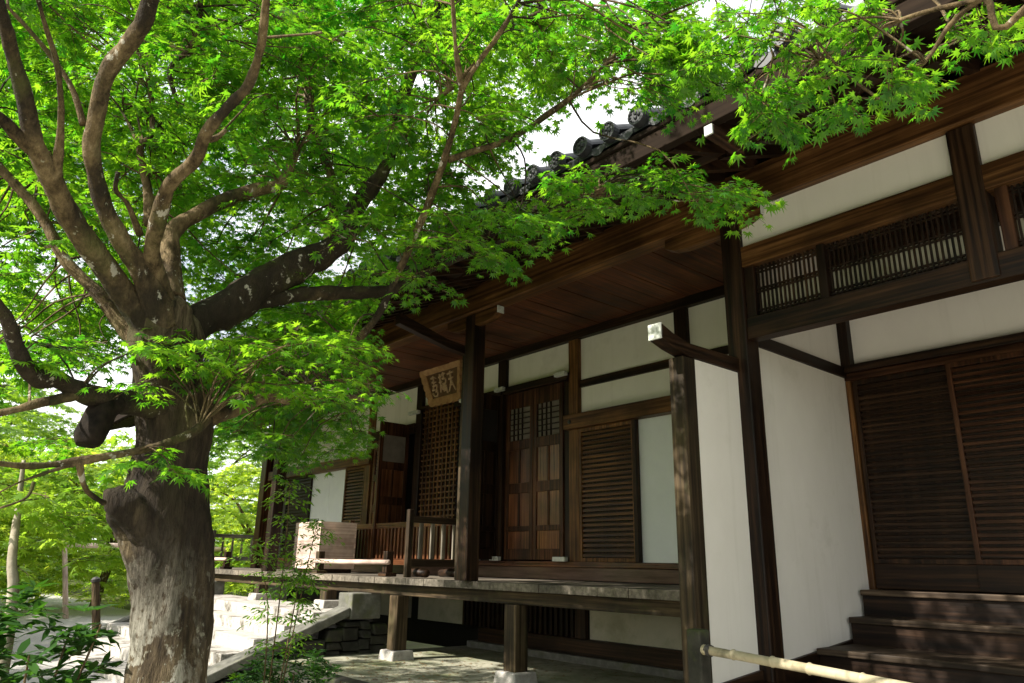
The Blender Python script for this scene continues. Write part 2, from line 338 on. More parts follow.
def screen(x0, x1, n):
    f = H('paper_screen', x0, x1, YW-.012, YW, 1.172, 2.988, paper, 0)
    bm = bmesh.new()
    for k in range(n+1):
        xx = x0+(x1-x0)*k/n; bx(bm, xx-.012, xx+.012, YW-.016, YW-.010, 1.174, 2.986)
    obj('screen_rail', bm, paper, f)
    return f
screen(-6.26, -5.53, 1); screen(-5.34, -3.45, 2); screen(-15.65, -14.08, 2)
H('door_jamb', -6.27, -6.21, YW-.10, YW-.02, 1.172, 2.988, wd['dark']['Z'])
# panelled doors
def door(x0, x1, y0, z0, z1, axis='X', lit='red'):
    """one leaf: stiles and rails, four raised panels, a small lattice window"""
    bm = bmesh.new(); s = .075; th = .05
    def B(a0, a1, d0, d1, c0, c1):
        if axis == 'X': bx(bm, a0, a1, y0+d0, y0+d1, c0, c1)
        else: bx(bm, y0+d0, y0+d1, a0, a1, c0, c1)
    H_ = z1-z0; zs = [z0, z0+.10*H_, z0+.36*H_, z0+.42*H_, z0+.63*H_, z0+.70*H_, z0+.90*H_, z1]; mid = (x0+x1)/2
    B(x0, x0+s, 0, th, z0, z1); B(x1-s, x1, 0, th, z0, z1)
    for a, b in ((0, .06*H_), (.16*H_, .19*H_), (.38*H_, .44*H_), (.64*H_, .70*H_), (.90*H_, H_)): B(x0+s, x1-s, .002, th-.002, z0+a, z0+b)
    for a, b in ((.19*H_, .38*H_), (.44*H_, .64*H_)): B(mid-.022, mid+.022, .004, th-.004, z0+a, z0+b)
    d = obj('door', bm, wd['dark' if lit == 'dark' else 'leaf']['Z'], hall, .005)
    bm = bmesh.new()
    for a, b in ((.19*H_, .38*H_), (.44*H_, .64*H_)):
        for p, q in ((x0+s, mid-.022), (mid+.022, x1-s)): B(p, q, .02, .032, z0+a, z0+b)
    B(x0+s, x1-s, .02, .032, z0+.06*H_, z0+.16*H_)
    obj('door_panel', bm, wd[lit]['Z'], d, 0)
    bm = bmesh.new(); a0, a1, c0, c1 = x0+s, x1-s, z0+.70*H_, z0+.90*H_
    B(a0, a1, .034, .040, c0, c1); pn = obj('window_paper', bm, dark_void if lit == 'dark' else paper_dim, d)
    bm = bmesh.new()
    for k in range(1, 4): c = a0+(a1-a0)*k/5; B(c-.008, c+.008, .010, .030, c0, c1)
    for k in range(1, 6): c = c0+(c1-c0)*k/6; B(a0, a1, .012, .028, c-.008, c+.008)
    obj('window_lattice', bm, wd['dark']['Z'], d); return d
paper_dim = simple('dark paper', [(.3, (.12,.10,.085)), (.7, (.19,.165,.14))], 4, .9, .03)  # much darker than the shoji paper
door(-8.88, -8.245, YW-.06, 1.19, 3.74); door(-8.235, -7.60, YW-.06, 1.19, 3.74)
H('door_frame', -8.93, -7.46, YW-.11, YW+.02, 3.745, 3.858, wd['dark']['X'])
H('door_frame', -7.60, -7.47, YW-.03, YW+.05, 1.172, 3.744, wd['dark']['Z'])
H('door_frame', -8.985, -8.885, YW-.13, YW+.02, 1.172, 3.744, wd['dark']['Z'])
# open leaves standing out from the jambs, and a near-black sheet for the darkness behind
for x in (-9.06,): door(YW-.66, YW-.06, x, 1.19, 3.74, 'Y', 'dark')  # leaf painted dark for the shade of the opening
H('inner_shade', -10.15, -9.0, YW+.25, YW+.3, 1.172, 3.86, dark_void, 0)
H('door_frame', -10.26, -8.99, YW-.10, YW+.02, 3.748, 3.858, wd['dark']['X'])
for x in (-12.98, -12.37): door(x, x+.58, YW-.06, 1.19, 3.45)
H('door_frame', -13.06, -11.5, YW-.1, YW+.02, 3.455, 3.62, wd['dark']['X'])
door(YW-.70, YW-.08, -11.72, 1.19, 3.60, 'Y')
for x0, x1, z in ((-9.07,-8.86,3.80), (-7.66,-7.44,3.80), (-10.02,-9.78,3.77), (-11.62,-11.3,3.77), (-9.08,-8.88,1.172), (-7.69,-7.45,1.172), (-9.62,-9.38,1.172)):
    H('pivot_block', x0, x1, YW-.18, YW-.112, z, z+.06, white_paint, .004)
# lattice window beside the plaque
bm = bmesh.new()
for k in range(9): c = -11.27+1.07*(k+.5)/9; bx(bm, c-.018, c+.018, YW-.05, YW-.02, 1.25, 3.84)
for k in range(26): c = 1.25+2.59*(k+.5)/26; bx(bm, -11.29, -10.2, YW-.048, YW-.022, c-.014, c+.014)
lw = obj('lattice_window', bm, wd['warm']['Z'], hall)
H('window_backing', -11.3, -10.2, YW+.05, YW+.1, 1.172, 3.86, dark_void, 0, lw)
H('door_frame', -11.31, -10.19, YW-.1, YW+.02, 3.842, 3.9, wd['dark']['X'])
# veranda
vr = H('veranda', -19.8, -3.50, 5.62, 5.68, .70, .838, wd['grey']['X'], .008)
bm = bmesh.new(); x = -19.8
while x < -3.95:
    wv = random.uniform(.17, .24); bx(bm, x, min(x+wv-.0012, -3.95), 5.50+random.uniform(-.006, .006), YW-.08, .842, .925+random.uniform(-.002, .002)); x += wv
obj('deck', bm, wd['silver']['Y'], vr, .005)
H('deck', -19.8, -18.3, 7.47, 11.5, .83, .923, wd['silver']['X'], .005, vr)
for x in (-6.56, -8.94, -10.95, -13.5, -16.0, -19.0):
    ps = H('veranda_post', x, x+.20, 5.55, 5.73, (.02 if x > -10 else .55), .699, wd['grey']['Z'], .01, vr)
    bm = bmesh.new(); z0 = -.09 if x > -10 else .44
    hexa(bm, [(x-.08,5.47,z0-.03),(x+.28,5.47,z0-.03),(x+.28,5.82,z0-.03),(x-.08,5.82,z0-.03),(x-.06,5.49,z0+.115),(x+.26,5.49,z0+.115),(x+.26,5.80,z0+.115),(x-.06,5.80,z0+.115)])
    obj('stone_base', bm, stone, ps, .015)
H('foundation', -9.6, -3.40, YW-.16, YW+.08, -.12, -.002, stone_mid, .01)
H('skirting_beam', -9.4, -3.40, YW-.1, YW+.06, .0, .20, wd['dark']['X'], .006)
H('skirting_beam', -18.2, -3.40, YW-.09, YW+.06, .66, .925, wd['dark']['X'], .006)
for x0, x1 in ((-7.16, -3.42), (-11.2, -9.9), (-13.7, -11.5)): panel(x0, x1, .20, .66, YW, plaster_low)
H('vent_post', -7.36, -7.17, YW-.08, YW+.05, .2, .66, wd['dark']['Z'])
bm = bmesh.new(); x = -9.9
while x < -7.4: bx(bm, x, x+.05, YW-.03, YW+.01, .2, .66); x += .105
obj('vent_grille', bm, wd['dark']['Z'], hall)
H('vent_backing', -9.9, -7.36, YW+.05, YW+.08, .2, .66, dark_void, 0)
# wing wall between veranda and entrance
XW = -3.36
H('wing_wall', XW-.09, XW, 4.79, YF-.002, .30, 2.72, plaster, 0); H('wing_wall', XW-.09, XW, YF+.192, 7.42, .30, 3.02, plaster, 0)
H('wing_wall', XW-.09, XW, YF+.192, 7.42, 3.13, 4.3, plaster, 0)
H('pillar', XW-.13, XW+.008, 4.62, 4.785, -.02, 2.72, wd['grey']['Z'], .010)
H('tie_beam', XW-.10, XW+.03, YF+.20, 7.42, 3.02, 3.13, wd['dark']['Y'])
bm = bmesh.new()   # sloping base board
hexa(bm, [(XW-.11,4.79,0),(XW+.03,4.79,0),(XW+.03,7.42,0),(XW-.11,7.42,0),(XW-.11,4.79,.325),(XW+.03,4.79,.325),(XW+.03,7.42,.585),(XW-.11,7.42,.585)])
obj('base_board', bm, wd['dark']['Y'], hall, .004)
bm = bmesh.new(); yz = [(4.36,2.80),(4.5,2.76),(4.7,2.725),(5.45,2.725),(5.45,2.845),(4.7,2.835),(4.5,2.875),(4.36,2.925)]
A = [bm.verts.new((XW-.10, y, z)) for y, z in yz]; B = [bm.verts.new((XW+.02, y, z)) for y, z in yz]
bm.faces.new(A); bm.faces.new(B[::-1])
for i in range(8): bm.faces.new((A[i], A[(i+1)%8], B[(i+1)%8], B[i]))
st = obj('strut', bm, wd['dark']['Y'], hall, .006)
box('strut_cap', XW-.102, XW+.022, 4.340, 4.358, 2.80, 2.927, white_paint, st, .004)
# far strut with its slender post by the main pillar
bm = bmesh.new(); yz = [(4.55,3.96),(5.3,3.80),(5.62,3.76),(5.62,3.88),(5.3,3.91),(4.55,4.10)]
A = [bm.verts.new((-7.60, y, z)) for y, z in yz]; B = [bm.verts.new((-7.49, y, z)) for y, z in yz]
bm.faces.new(A); bm.faces.new(B[::-1])
for i in range(6): bm.faces.new((A[i], A[(i+1)%6], B[(i+1)%6], B[i]))
obj('strut', bm, wd['dark']['Y'], hall, .006)
H('pillar', -7.58, -7.50, 5.60, 5.68, .93, 3.77, wd['grey']['Z'], .008)
# entrance bay: transom lattice wall above, steps and sliding doors behind
H('beam', -3.25, 3, YF+.02, YF+.16, 3.00, 3.19, wd['dark']['X']); H('beam', -3.25, 3, YF+.012, YF+.17, 3.66, 3.85, wd['warm']['X'])
for x0, x1 in ((-3.25, -1.52), (-1.34, 1.6)): panel(x0, x1, 3.85, 4.20, YF+.06)
H('mullion', -2.585, -2.52, YF+.04, YF+.14, 3.19, 3.66, wd['dark']['Z'])
H('mullion', -3.25, -3.16, YF+.04, YF+.15, 3.19, 3.66, wd['dark']['Z']); H('mullion', -1.30, -1.22, YF+.04, YF+.15, 3.19, 3.66, wd['leaf']['Z'])
def transom(x0, x1):
    bm = bmesh.new(); n = int((x1-x0)/.036)
    for k in range(n): c = x0+(x1-x0)*(k+.5)/n; bx(bm, c-.0065, c+.0065, YF+.08, YF+.10, 3.192, 3.658)
    for z in (3.225, 3.255, 3.42, 3.45, 3.60, 3.63): bx(bm, x0, x1, YF+.078, YF+.102, z-.006, z+.006)
    obj('transom_lattice', bm, wd['dark']['Z'], hall)
H('transom_backing', -3.16, -1.52, YF+.118, YF+.122, 3.195, 3.455, plaster_low, 0); H('transom_backing', -1.22, 1.5, YF+.118, YF+.122, 3.195, 3.455, plaster_low, 0)  # panels added behind the lattice to catch light from outside
transom(-3.16, -2.585); transom(-2.52, -1.52); transom(-1.22, 1.5)
YR = 7.43
panel(-3.36, 3, 3.14, 4.22, YR); H('beam', -3.36, 3, YR-.1, YR+.02, 4.20, 4.458, wd['dark']['X'])
H('ceiling', -3.4, 3, 5.57, 7.45, 4.46, 4.49, wd['ceil']['X'], 0)
H('pillar', XW-.0, XW+.10, YR-.10, YR+.02, 3.13, 4.2, wd['dark']['Z'])
H('lintel', XW-.05, 3, YR-.10, YR+.02, 3.06, 3.14, wd['dark']['X']); H('lintel', XW+.003, 3, YR-.06, YR+.02, 2.985, 3.058, wd['leaf']['X'])
H('door_jamb', XW+.002, XW+.055, YR-.05, YR+.02, .95, 2.984, wd['warm']['Z'])
def sliding(x0, x1, y, tone):
    f = louvre('sliding_door', x0, x1, 1.19, 2.984, y, 30, tone, hall, .045, .04)
    box('kick_board', x0, x1, y, y+.03, .965, 1.188, wd['dark']['X'], f, .003)
sliding(XW+.06, -2.36, YR-.02, 'dark'); sliding(-2.40, -1.30, YR-.075, 'leaf'); sliding(-1.34, -.3, YR-.02, 'dark')
for z, y0, y1 in ((.955, 7.12, 7.45), (.725, 6.84, 7.14), (.50, 6.22, 6.86)):
    s = H('step', XW+.032, 3, y0, y1, z-.05, z, wd['worn']['X'], .008)
    box('step_riser', XW+.033, 3, y0+.035, y0+.06, z-.26 if z > .6 else .16, z-.051, wd['dark']['X'], s, .004)
H('stepping_board', XW+.034, 3, 5.5, 6.24, .06, .20, wd['dark']['X'], .008)
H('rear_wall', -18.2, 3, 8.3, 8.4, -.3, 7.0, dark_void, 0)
H('end_wall', -18.22, -18.12, YW+.12, 8.3, -.3, 4.5, plaster, 0)
H('end_wall', 3.0, 3.1, 5.6, 8.3, -.3, 7.0, plaster, 0)
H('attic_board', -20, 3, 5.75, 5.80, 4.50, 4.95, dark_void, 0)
# eave: rafters in two tiers, fascia, tiles
def rafter(x, y0, z0, y1, z1, wdt, h, tone='dark'):
    bm = bmesh.new()
    hexa(bm, [(x,y0,z0),(x+wdt,y0,z0),(x+wdt,y1,z1),(x,y1,z1),(x,y0,z0+h),(x+wdt,y0,z0+h),(x+wdt,y1,z1+h),(x,y1,z1+h)])
    return obj('rafter', bm, wd[tone]['Y'], hall)
x = -19.6
while x < 2.9:
    rafter(x, 4.45, 4.14, 5.7, 4.68, .075, .10); rafter(x, 3.80, 3.935, 5.0, 4.37, .065, .08); x += .30
bm = bmesh.new()
hexa(bm, [(-20,3.74,4.016),(3,3.74,4.016),(3,5.7,4.79),(-20,5.7,4.79),(-20,3.74,4.036),(3,3.74,4.036),(3,5.7,4.81),(-20,5.7,4.81)])
obj('eave_boards', bm, wd['dark']['X'], hall)
H('eave_beam', -20, 3, 4.40, 4.52, 4.20, 4.29, wd['dark']['X'])
fascia_wood = simple('shaded eave fascia', [(.3, (.007,.0045,.003)), (.7, (.022,.014,.009))], 1.2, .95, .2, .004, stretch=(.8,20,20))  # near-black tone puts the eave's shade into the fascia colour
H('fascia', -20.1, 3.05, 3.66, 3.735, 3.90, 4.05, fascia_wood)
H('fascia', -20.1, 3.05, 3.64, 3.74, 4.052, 4.092, fascia_wood)
box('rafter_end', -2.345, -2.285, 3.585, 3.60, 3.765, 3.835, white_paint, H('rafter', -2.348, -2.282, 3.602, 3.95, 3.762, 3.838, wd['dark']['Y']), .003)
def rooftiles():
    bm = bmesh.new(); sl = math.tan(R(26)); y1 = 11.0
    hexa(bm, [(-20.2,3.64,4.11),(3.1,3.64,4.11),(3.1,y1,4.11+(y1-3.64)*sl),(-20.2,y1,4.11+(y1-3.64)*sl),
              (-20.2,3.64,4.16),(3.1,3.64,4.16),(3.1,y1,4.16+(y1-3.64)*sl),(-20.2,y1,4.16+(y1-3.64)*sl)])
    x = -2.89-.277*62
    while x < 3:
        p0 = Vector((x, 3.62, 4.195)); d = Vector((0, 1, sl)).normalized(); L = 8.2; ns = 10; r = .068
        ring0 = []; ring1 = []
        for k in range(ns+1):
            a = math.pi*k/ns; off = Vector((math.cos(a)*r, 0, math.sin(a)*r))
            ring0.append(bm.verts.new(p0+off)); ring1.append(bm.verts.new(p0+d*L+off))
        for k in range(ns): bm.faces.new((ring0[k], ring0[k+1], ring1[k+1], ring1[k]))
        for k in range(1, 22):      # laps of the cover tiles
            q = p0+d*(.37*k); e = []; f = []
            for j in range(ns+1):
                a = math.pi*j/ns; e.append(bm.verts.new(q+Vector((math.cos(a)*.074, 0, math.sin(a)*.074)))); f.append(bm.verts.new(q+d*.05+Vector((math.cos(a)*.069, 0, math.sin(a)*.069))))
            for j in range(ns): bm.faces.new((e[j], e[j+1], f[j+1], f[j]))
        x += .277
    o = obj('roof', bm, tile, hall)
    bm = bmesh.new(); c = Vector((0, 3.60, 4.20))      # round end caps with a rim and a raised whorl
    bmesh.ops.create_cone(bm, cap_ends=True, segments=20, radius1=.076, radius2=.076, depth=.05, matrix=Matrix.Translation(c+Vector((0, .015, 0)))@Matrix.Rotation(R(90), 4, 'X'))
    for k in range(12):
        a = 2*math.pi*k/12; bmesh.ops.create_uvsphere(bm, u_segments=6, v_segments=4, radius=.008, matrix=Matrix.Translation(c+Vector((math.cos(a)*.056, -.012, math.sin(a)*.056))))
    for k in range(3):
        a = 2*math.pi*k/3; bmesh.ops.create_uvsphere(bm, u_segments=8, v_segments=6, radius=.017, matrix=Matrix.Translation(c+Vector((math.cos(a)*.02, -.010, math.sin(a)*.02))))
    n = 20
    def circ(r_, y): return [bm.verts.new(c+Vector((math.cos(6.283*k/n)*r_, y, math.sin(6.283*k/n)*r_))) for k in range(n)]
    v1, v2, v3, v4 = circ(.076, -.022), circ(.064, -.022), circ(.076, -.005), circ(.062, -.0095)
    for k in range(n):
        j = (k+1)%n; bm.faces.new((v1[k],v1[j],v2[j],v2[k])); bm.faces.new((v3[k],v3[j],v1[j],v1[k])); bm.faces.new((v2[k],v2[j],v4[j],v4[k]))
    m = 8                                              # drooping lip of the flat tile between two caps
    for k in range(m):
        def pt(q, dz): return (.07+.137*q, 3.63, 4.165-.035*math.sin(math.pi*q)+dz)
        bm.faces.new([bm.verts.new(pt(k/m, -.055)), bm.verts.new(pt((k+1)/m, -.055)), bm.verts.new(pt((k+1)/m, 0)), bm.verts.new(pt(k/m, 0))])
    me = bpy.data.meshes.new('eave_tile_end'); bm.to_mesh(me); bm.free(); me.materials.append(tile); me.transform(Matrix.Translation(-ORG[hall])); x = -2.89-.277*62
    while x < 3:
        if x > -18.6:
            e = bpy.data.objects.new('eave_tile_end', me); COL.objects.link(e); e.parent = o; e.location.x = x+random.uniform(-.002, .002); e.location.z = random.uniform(-.002, .002)
        x += .277
rooftiles()
# ------------------------------------------------------------------ name plaque under the eave
def plaque():
    p = root('name_plaque', (-10.75, 7.2, 3.9), 'carved wooden name plaque with pale characters hung above the lattice window', 'plaque')
    lean = Matrix.Translation((-10.42, 7.40, 3.84))@Matrix.Rotation(R(13), 4, 'X')     # leans out at the top
    W, Hh = 1.22, .66
    def put(bm): bmesh.ops.transform(bm, matrix=lean, verts=bm.verts)
    bm = bmesh.new(); bx(bm, -W/2+.14, W/2-.14, -.012, .02, .10, Hh-.08); put(bm); obj('board', bm, board_dark, p)
    bm = bmesh.new()
    outer, inner = [], []
    def edge(a, b, n, amp):
        for k in range(n):
            t = k/n; q = a.lerp(b, t); nn = Vector((b.y-a.y, -(b.x-a.x))).normalized(); outer.append(q+nn*amp*abs(math.sin(t*math.pi*5)))
    c = [Vector((-W/2+.17, .0)), Vector((W/2-.17, .0)), Vector((W/2, Hh)), Vector((-W/2, Hh))]
    for i in range(4): edge(c[i], c[(i+1)%4], 20, .028)
    ci = [Vector((-W/2+.25, .12)), Vector((W/2-.25, .12)), Vector((W/2-.13, Hh-.10)), Vector((-W/2+.13, Hh-.10))]
    for i in range(4):
        for k in range(20): inner.append(ci[i].lerp(ci[(i+1)%4], k/20))
    n = len(outer)
    fo = [bm.verts.new((q.x, -.07, q.y)) for q in outer]; fi = [bm.verts.new((q.x, -.035, q.y)) for q in inner]
    bo = [bm.verts.new((q.x, .02, q.y)) for q in outer]; bi = [bm.verts.new((q.x, .0, q.y)) for q in inner]
    for k in range(n):
        j = (k+1)%n
        for quad in ((fo[k],fo[j],fi[j],fi[k]), (bo[j],bo[k],fo[k],fo[j])[::1], (fi[k],fi[j],bi[j],bi[k])): bm.faces.new(quad)
    put(bm); obj('frame', bm, gold, p)
    # brush strokes of three cursive characters, in relief
    S = {0: [[(.1,.9),(.5,.95),(.8,.85)], [(.45,1),(.4,.6),(.2,.35)], [(.2,.7),(.75,.68)], [(.25,.5),(.8,.52),(.7,.3)], [(.1,.3),(.4,.32),(.85,.25)], [(.15,.15),(.35,.0),(.7,.0),(.8,.18),(.5,.2)]],
         1: [[(.05,.85),(.4,.9)], [(.22,1),(.2,.5),(.05,.1)], [(.05,.6),(.4,.62)], [(.3,.45),(.4,.2)], [(.5,.95),(.95,.98)], [(.7,1.05),(.7,.7)], [(.5,.75),(.95,.72),(.9,.5)], [(.5,.5),(.9,.5)], [(.6,.5),(.55,.1)], [(.75,.45),(.75,.12)], [(.9,.4),(.98,.02),(1.05,.1)]],
         2: [[(.1,.9),(.9,.95)], [(.5,1.02),(.45,.5),(.05,.05)], [(.5,.6),(.95,.05)], [(.2,.65),(.8,.68)], [(.3,.35),(.7,.36)]]}
    bm = bmesh.new()
    for i, strokes in S.items():
        for stv in strokes:
            pts = spline([(-.37+.25*i+.21*a, -.020, .16+.36*b) for a, b in stv], 4)
            m = len(pts); tube(bm, pts, [.021*(1-.45*k/m) for k in range(m)], 6)
    put(bm); obj('lettering', bm, glyph, p)
plaque()

# ------------------------------------------------------------------ railings, box and barriers on the veranda
def railing(name, x0, y0, x1, y1, z, h, n, tone, label, cat, feet=True, low=.14, post=.075):
    r = root(name, (x0, y0, z), label, cat)
    d = Vector((x1-x0, y1-y0, 0)); L = d.length; d.normalize(); ax = 'X' if abs(d.x) > abs(d.y) else 'Y'
    nn = Vector((-d.y, d.x, 0))
    def bar(nm, a, b, w_, z0, z1, m, bev=.005):
        p = Vector((x0, y0, 0))+d*a; q = Vector((x0, y0, 0))+d*b; bm = bmesh.new()
        c = [p-nn*w_/2, q-nn*w_/2, q+nn*w_/2, p+nn*w_/2]
        hexa(bm, [(v.x, v.y, z0) for v in c]+[(v.x, v.y, z1) for v in c]); return obj(nm, bm, m, r, bev)
    bar('post', -post/2, post/2, post, z+.002, z+h+.08, wd[tone]['Z']); bar('post', L-post/2, L+post/2, post, z+.002, z+h+.02, wd[tone]['Z'])
    bar('top_rail', post/2, L-post/2, .06, z+h-.09, z+h, wd[tone][ax]); bar('bottom_rail', post/2, L-post/2, .06, z+low, z+low+.10, wd[tone][ax])
    for k in range(n):
        a = L*(k+1)/(n+1); bar('baluster', a-.024, a+.024, .042, z+low+.10, z+h-.09, wd['silver' if tone == 'brown' else tone]['Z'], .003)  # bars of the brown railing painted paler for their sunlit edges
    if feet:
        for a in (.16, L*.62):
            p = Vector((x0, y0, 0))+d*a; bm = bmesh.new()
            pts = [p-nn*.22+Vector((0,0,z+.055)), p+Vector((0,0,z+.065)), p+nn*.22+Vector((0,0,z+.055))]
            tube(bm, pts, [.05, .058, .05], 10); obj('foot', bm, wd['dark'][ax], r, 0, True)
    return r
railing('veranda_railing', -8.62, 5.60, -8.62, 6.72, .93, .80, 5, 'brown', 'weathered dark railing of five bars at the veranda edge beside the tall pillar', 'railing')
railing('inner_railing', -12.6, 6.9, -9.15, 6.9, .93, .84, 30, 'red', 'long reddish railing with many thin balusters before the lattice window', 'railing', False, .15)
railing('end_railing', -19.3, 6.75, -19.3, 9.2, .93, .80, 9, 'silver', 'sunlit pale railing at the far end of the veranda', 'railing', False, .16)
def chest():
    x0, x1, y0, y1, z0, z1 = -12.75, -11.78, 5.88, 6.56, .935, 1.765
    r = root('wooden_box', (x0, y0, z0), 'large pale wooden box with finger jointed corners standing on the veranda', 'box')
    box('skirt', x0+.03, x1-.03, y0+.03, y1-.03, z0, z0+.06, wd['dark']['X'], r)
    t = .03; n = 9; z0 += .06; dz = (z1-z0)/n
    for nm, a in (('side_board', 0), ('end_board', 1)):
        for far in (0, 1):
            bm = bmesh.new()
            if a == 0:
                y = y0 if not far else y1-t; bx(bm, x0+t, x1-t, y, y+t, z0, z1)
                for k in range(n):
                    if k%2 == 0:
                        for q in (x0, x1-t): bx(bm, q, q+t, y, y+t, z0+k*dz, z0+(k+1)*dz-.002)
            else:
                x = x0 if not far else x1-t; bx(bm, x, x+t, y0+t, y1-t, z0, z1)
                for k in range(n):
                    if k%2: 
                        for q in (y0, y1-t): bx(bm, x, x+t, q, q+t, z0+k*dz, z0+(k+1)*dz-.002)
            obj(nm, bm, wd['pale']['X' if a == 0 else 'Y'], r)
    box('lid', x0+t, x1-t, y0+t, y1-t, z1-.05, z1-.02, wd['pale']['X'], r)
chest()
def barrier(x0, x1, y, z, label):
    r = root('barrier_rail', (x0, y, z), label, 'barrier')
    for x, m in ((x0, 'grey'), (x1, 'dark')):
        p = box('post', x-.055, x+.055, y-.055, y+.055, z+.05, z+.34, wd[m]['Z'], r, .008); box('foot', x-.10, x+.10, y-.09, y+.09, z+.002, z+.05, wd[m]['X'], p, .006)
    bm = bmesh.new(); tube(bm, [(x0-.1, y-.075, z+.19), ((x0+x1)/2, y-.078, z+.185), (x1+.14, y-.075, z+.19)], [.034, .036, .034], 10); obj('rail', bm, wd['pale']['X'], r, 0, True)
barrier(-11.35, -9.28, 5.70, .93, 'low wooden barrier rail between two short posts in front of the pale box')
barrier(-18.6, -15.6, 5.78, .93, 'low sunlit barrier rail at the far end of the veranda')

# ------------------------------------------------------------------ stone stairs with cheek walls
def stairs():
    r = root('stone_stairs', (-12.6, 4.5, -.5), 'broad pale stone stairs rising to the veranda between two sloping cheek walls', 'stairs')
    X0, X1 = -15.6, -9.92
    def slabrow(y0, y1, z, n):
        bm = bmesh.new(); xs = sorted([X0, X1]+[X0+(X1-X0)*(k+random.uniform(-.2, .2))/n for k in range(1, n)])
        for a, b in zip(xs[:-1], xs[1:]): bx(bm, a+.001, b-.001, y0, y1, -.52, z+random.uniform(-.002, .002))
        return obj('tread', bm, stone, r, .008)
    slabrow(4.95, 5.9, .44, 3)
    for k in range(1, 6): slabrow(4.95-.40*k, 4.95-.40*(k-1)-.003, .44-.155*k, 2)
    for x0, x1, nm in ((-9.90, -9.58, 1), (-15.95, -15.63, 0)):
        bm = bmesh.new(); hexa(bm, [(x0-.02,2.55,-.70),(x1+.02,2.55,-.70),(x1+.02,5.32,.40),(x0-.02,5.32,.40),(x0-.02,2.55,-.58),(x1+.02,2.55,-.58),(x1+.02,5.32,.52),(x0-.02,5.32,.52)])
        obj('cheek_cap', bm, stone_mid, r, .012)
        box('end_block', x0-.04, x1+.03, 5.33, 5.80, .36, .70, stone_mid, r, .015)
        bm = bmesh.new(); random.seed(5)      # rough rubble under the cap
        y = 3.2
        while y < 5.8:
            L = random.uniform(.16, .34); top = min(.40+(y-5.32)*.397-.03, .34); z = -.56
            while z < top-.05:
                h = min(random.uniform(.09, .18), top-z); j = lambda: random.uniform(-.035, .035)
                hexa(bm, [(x0+.03+j(),y+j(),z),(x1+j(),y+j(),z),(x1+j(),y+L+j()-.015,z),(x0+.03+j(),y+L+j()-.015,z),(x0+.03+j(),y+j(),z+h-.012),(x1+j()-.02,y+j(),z+h-.012),(x1+j()-.02,y+L+j()-.015,z+h-.012),(x0+.03+j(),y+L+j()-.015,z+h-.012)]); z += h
            y += L
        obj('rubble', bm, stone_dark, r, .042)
stairs()
# bamboo hand rail by the entrance
def bamboo_rail():
    r = root('bamboo_rail', (-2.88, 3.98, -.5), 'weathered bamboo rail tied to a dark square post before the entrance steps', 'rail')
    bm = bmesh.new(); hexa(bm, [(-2.935,3.925,-.52),(-2.825,3.925,-.52),(-2.825,4.035,-.52),(-2.935,4.035,-.52),(-2.93,3.93,.765),(-2.83,3.93,.765),(-2.83,4.03,.765),(-2.93,4.03,.765)])
    obj('post', bm, stone_dark, r, .012)
    a = Vector((-2.83, 3.96, .655)); b = Vector((.2, 3.12, .60)); bm = bmesh.new(); pts, rad = [], []
    L = (b-a).length; d = (b-a)/L; s = 0; k = 0
    while s < L:
        step = random.uniform(.24, .34)
        for q, rr in ((0, .0275), (.006, .0305), (.012, .0275), (.02, .0258), (step*.5, .0253), (step-.010, .0245)): pts.append(a+d*(s+q)+Vector((0, 0, .006*math.sin(s*2)))); rad.append(rr)
        s += step
    tube(bm, pts, rad, 14); obj('bamboo_pole', bm, bamboo, r, 0, True)
    bm = bmesh.new(); cpt = a+d*.035; nn = d.cross(Vector((0, 0, 1))).normalized(); up = nn.cross(d)
    tube(bm, [cpt+d*(.012*q/8)+(nn*math.cos(q*.785)+up*math.sin(q*.785))*.031 for q in range(26)], [.0035]*26, 5); obj('rope_tie', bm, iron, r, 0, True)
    bm = bmesh.new(); hexa(bm, [(.15,3.14,-.52),(.26,3.14,-.52),(.26,3.25,-.52),(.15,3.25,-.52),(.15,3.14,.72),(.26,3.14,.72),(.26,3.25,.72),(.15,3.25,.72)]); obj('post', bm, wd['grey']['Z'], r, .012)
bamboo_rail()
# posts and fence by the path, far left
def bollard(x, y, label):
    r = root('path_post', (x, y, -.47), label, 'post')
    bm = bmesh.new(); tube(bm, [(x, y, -.5), (x, y-.13, .2), (x, y-.20, .60)], [.085, .08, .078], 12); obj('post', bm, wd['grey']['Z'], r, 0)
    bm = bmesh.new(); tube(bm, [(x, y-.2, .602), (x, y-.21, .66), (x, y-.22, .70)], [.092, .092, .04], 12); obj('cap', bm, iron, r)
bollard(-18.6, 4.3, 'short grey round post with dark cap beside the path left of the trunk')
def gatepost(x, y):
    r = root('rustic_gate', (x, y, -.47), 'rustic gate of pale round poles with a crossbar over the path', 'gate')
    for dy in (-1.6, 1.9):
        bm = bmesh.new(); tube(bm, [(x, y+dy, -.5), (x+.02, y+dy-.2, .6), (x, y+dy-.38, 1.55)], [.07, .065, .06], 10); obj('post', bm, wd['pale']['Z'], r, 0, True)
    bm = bmesh.new(); tube(bm, [(x, y-2.1, 1.40), (x, y, 1.44), (x, y+2.4, 1.40)], [.07, .075, .07], 10); obj('crossbar', bm, wd['pale']['Y'], r, 0, True)
gatepost(-23.4, 6.2)

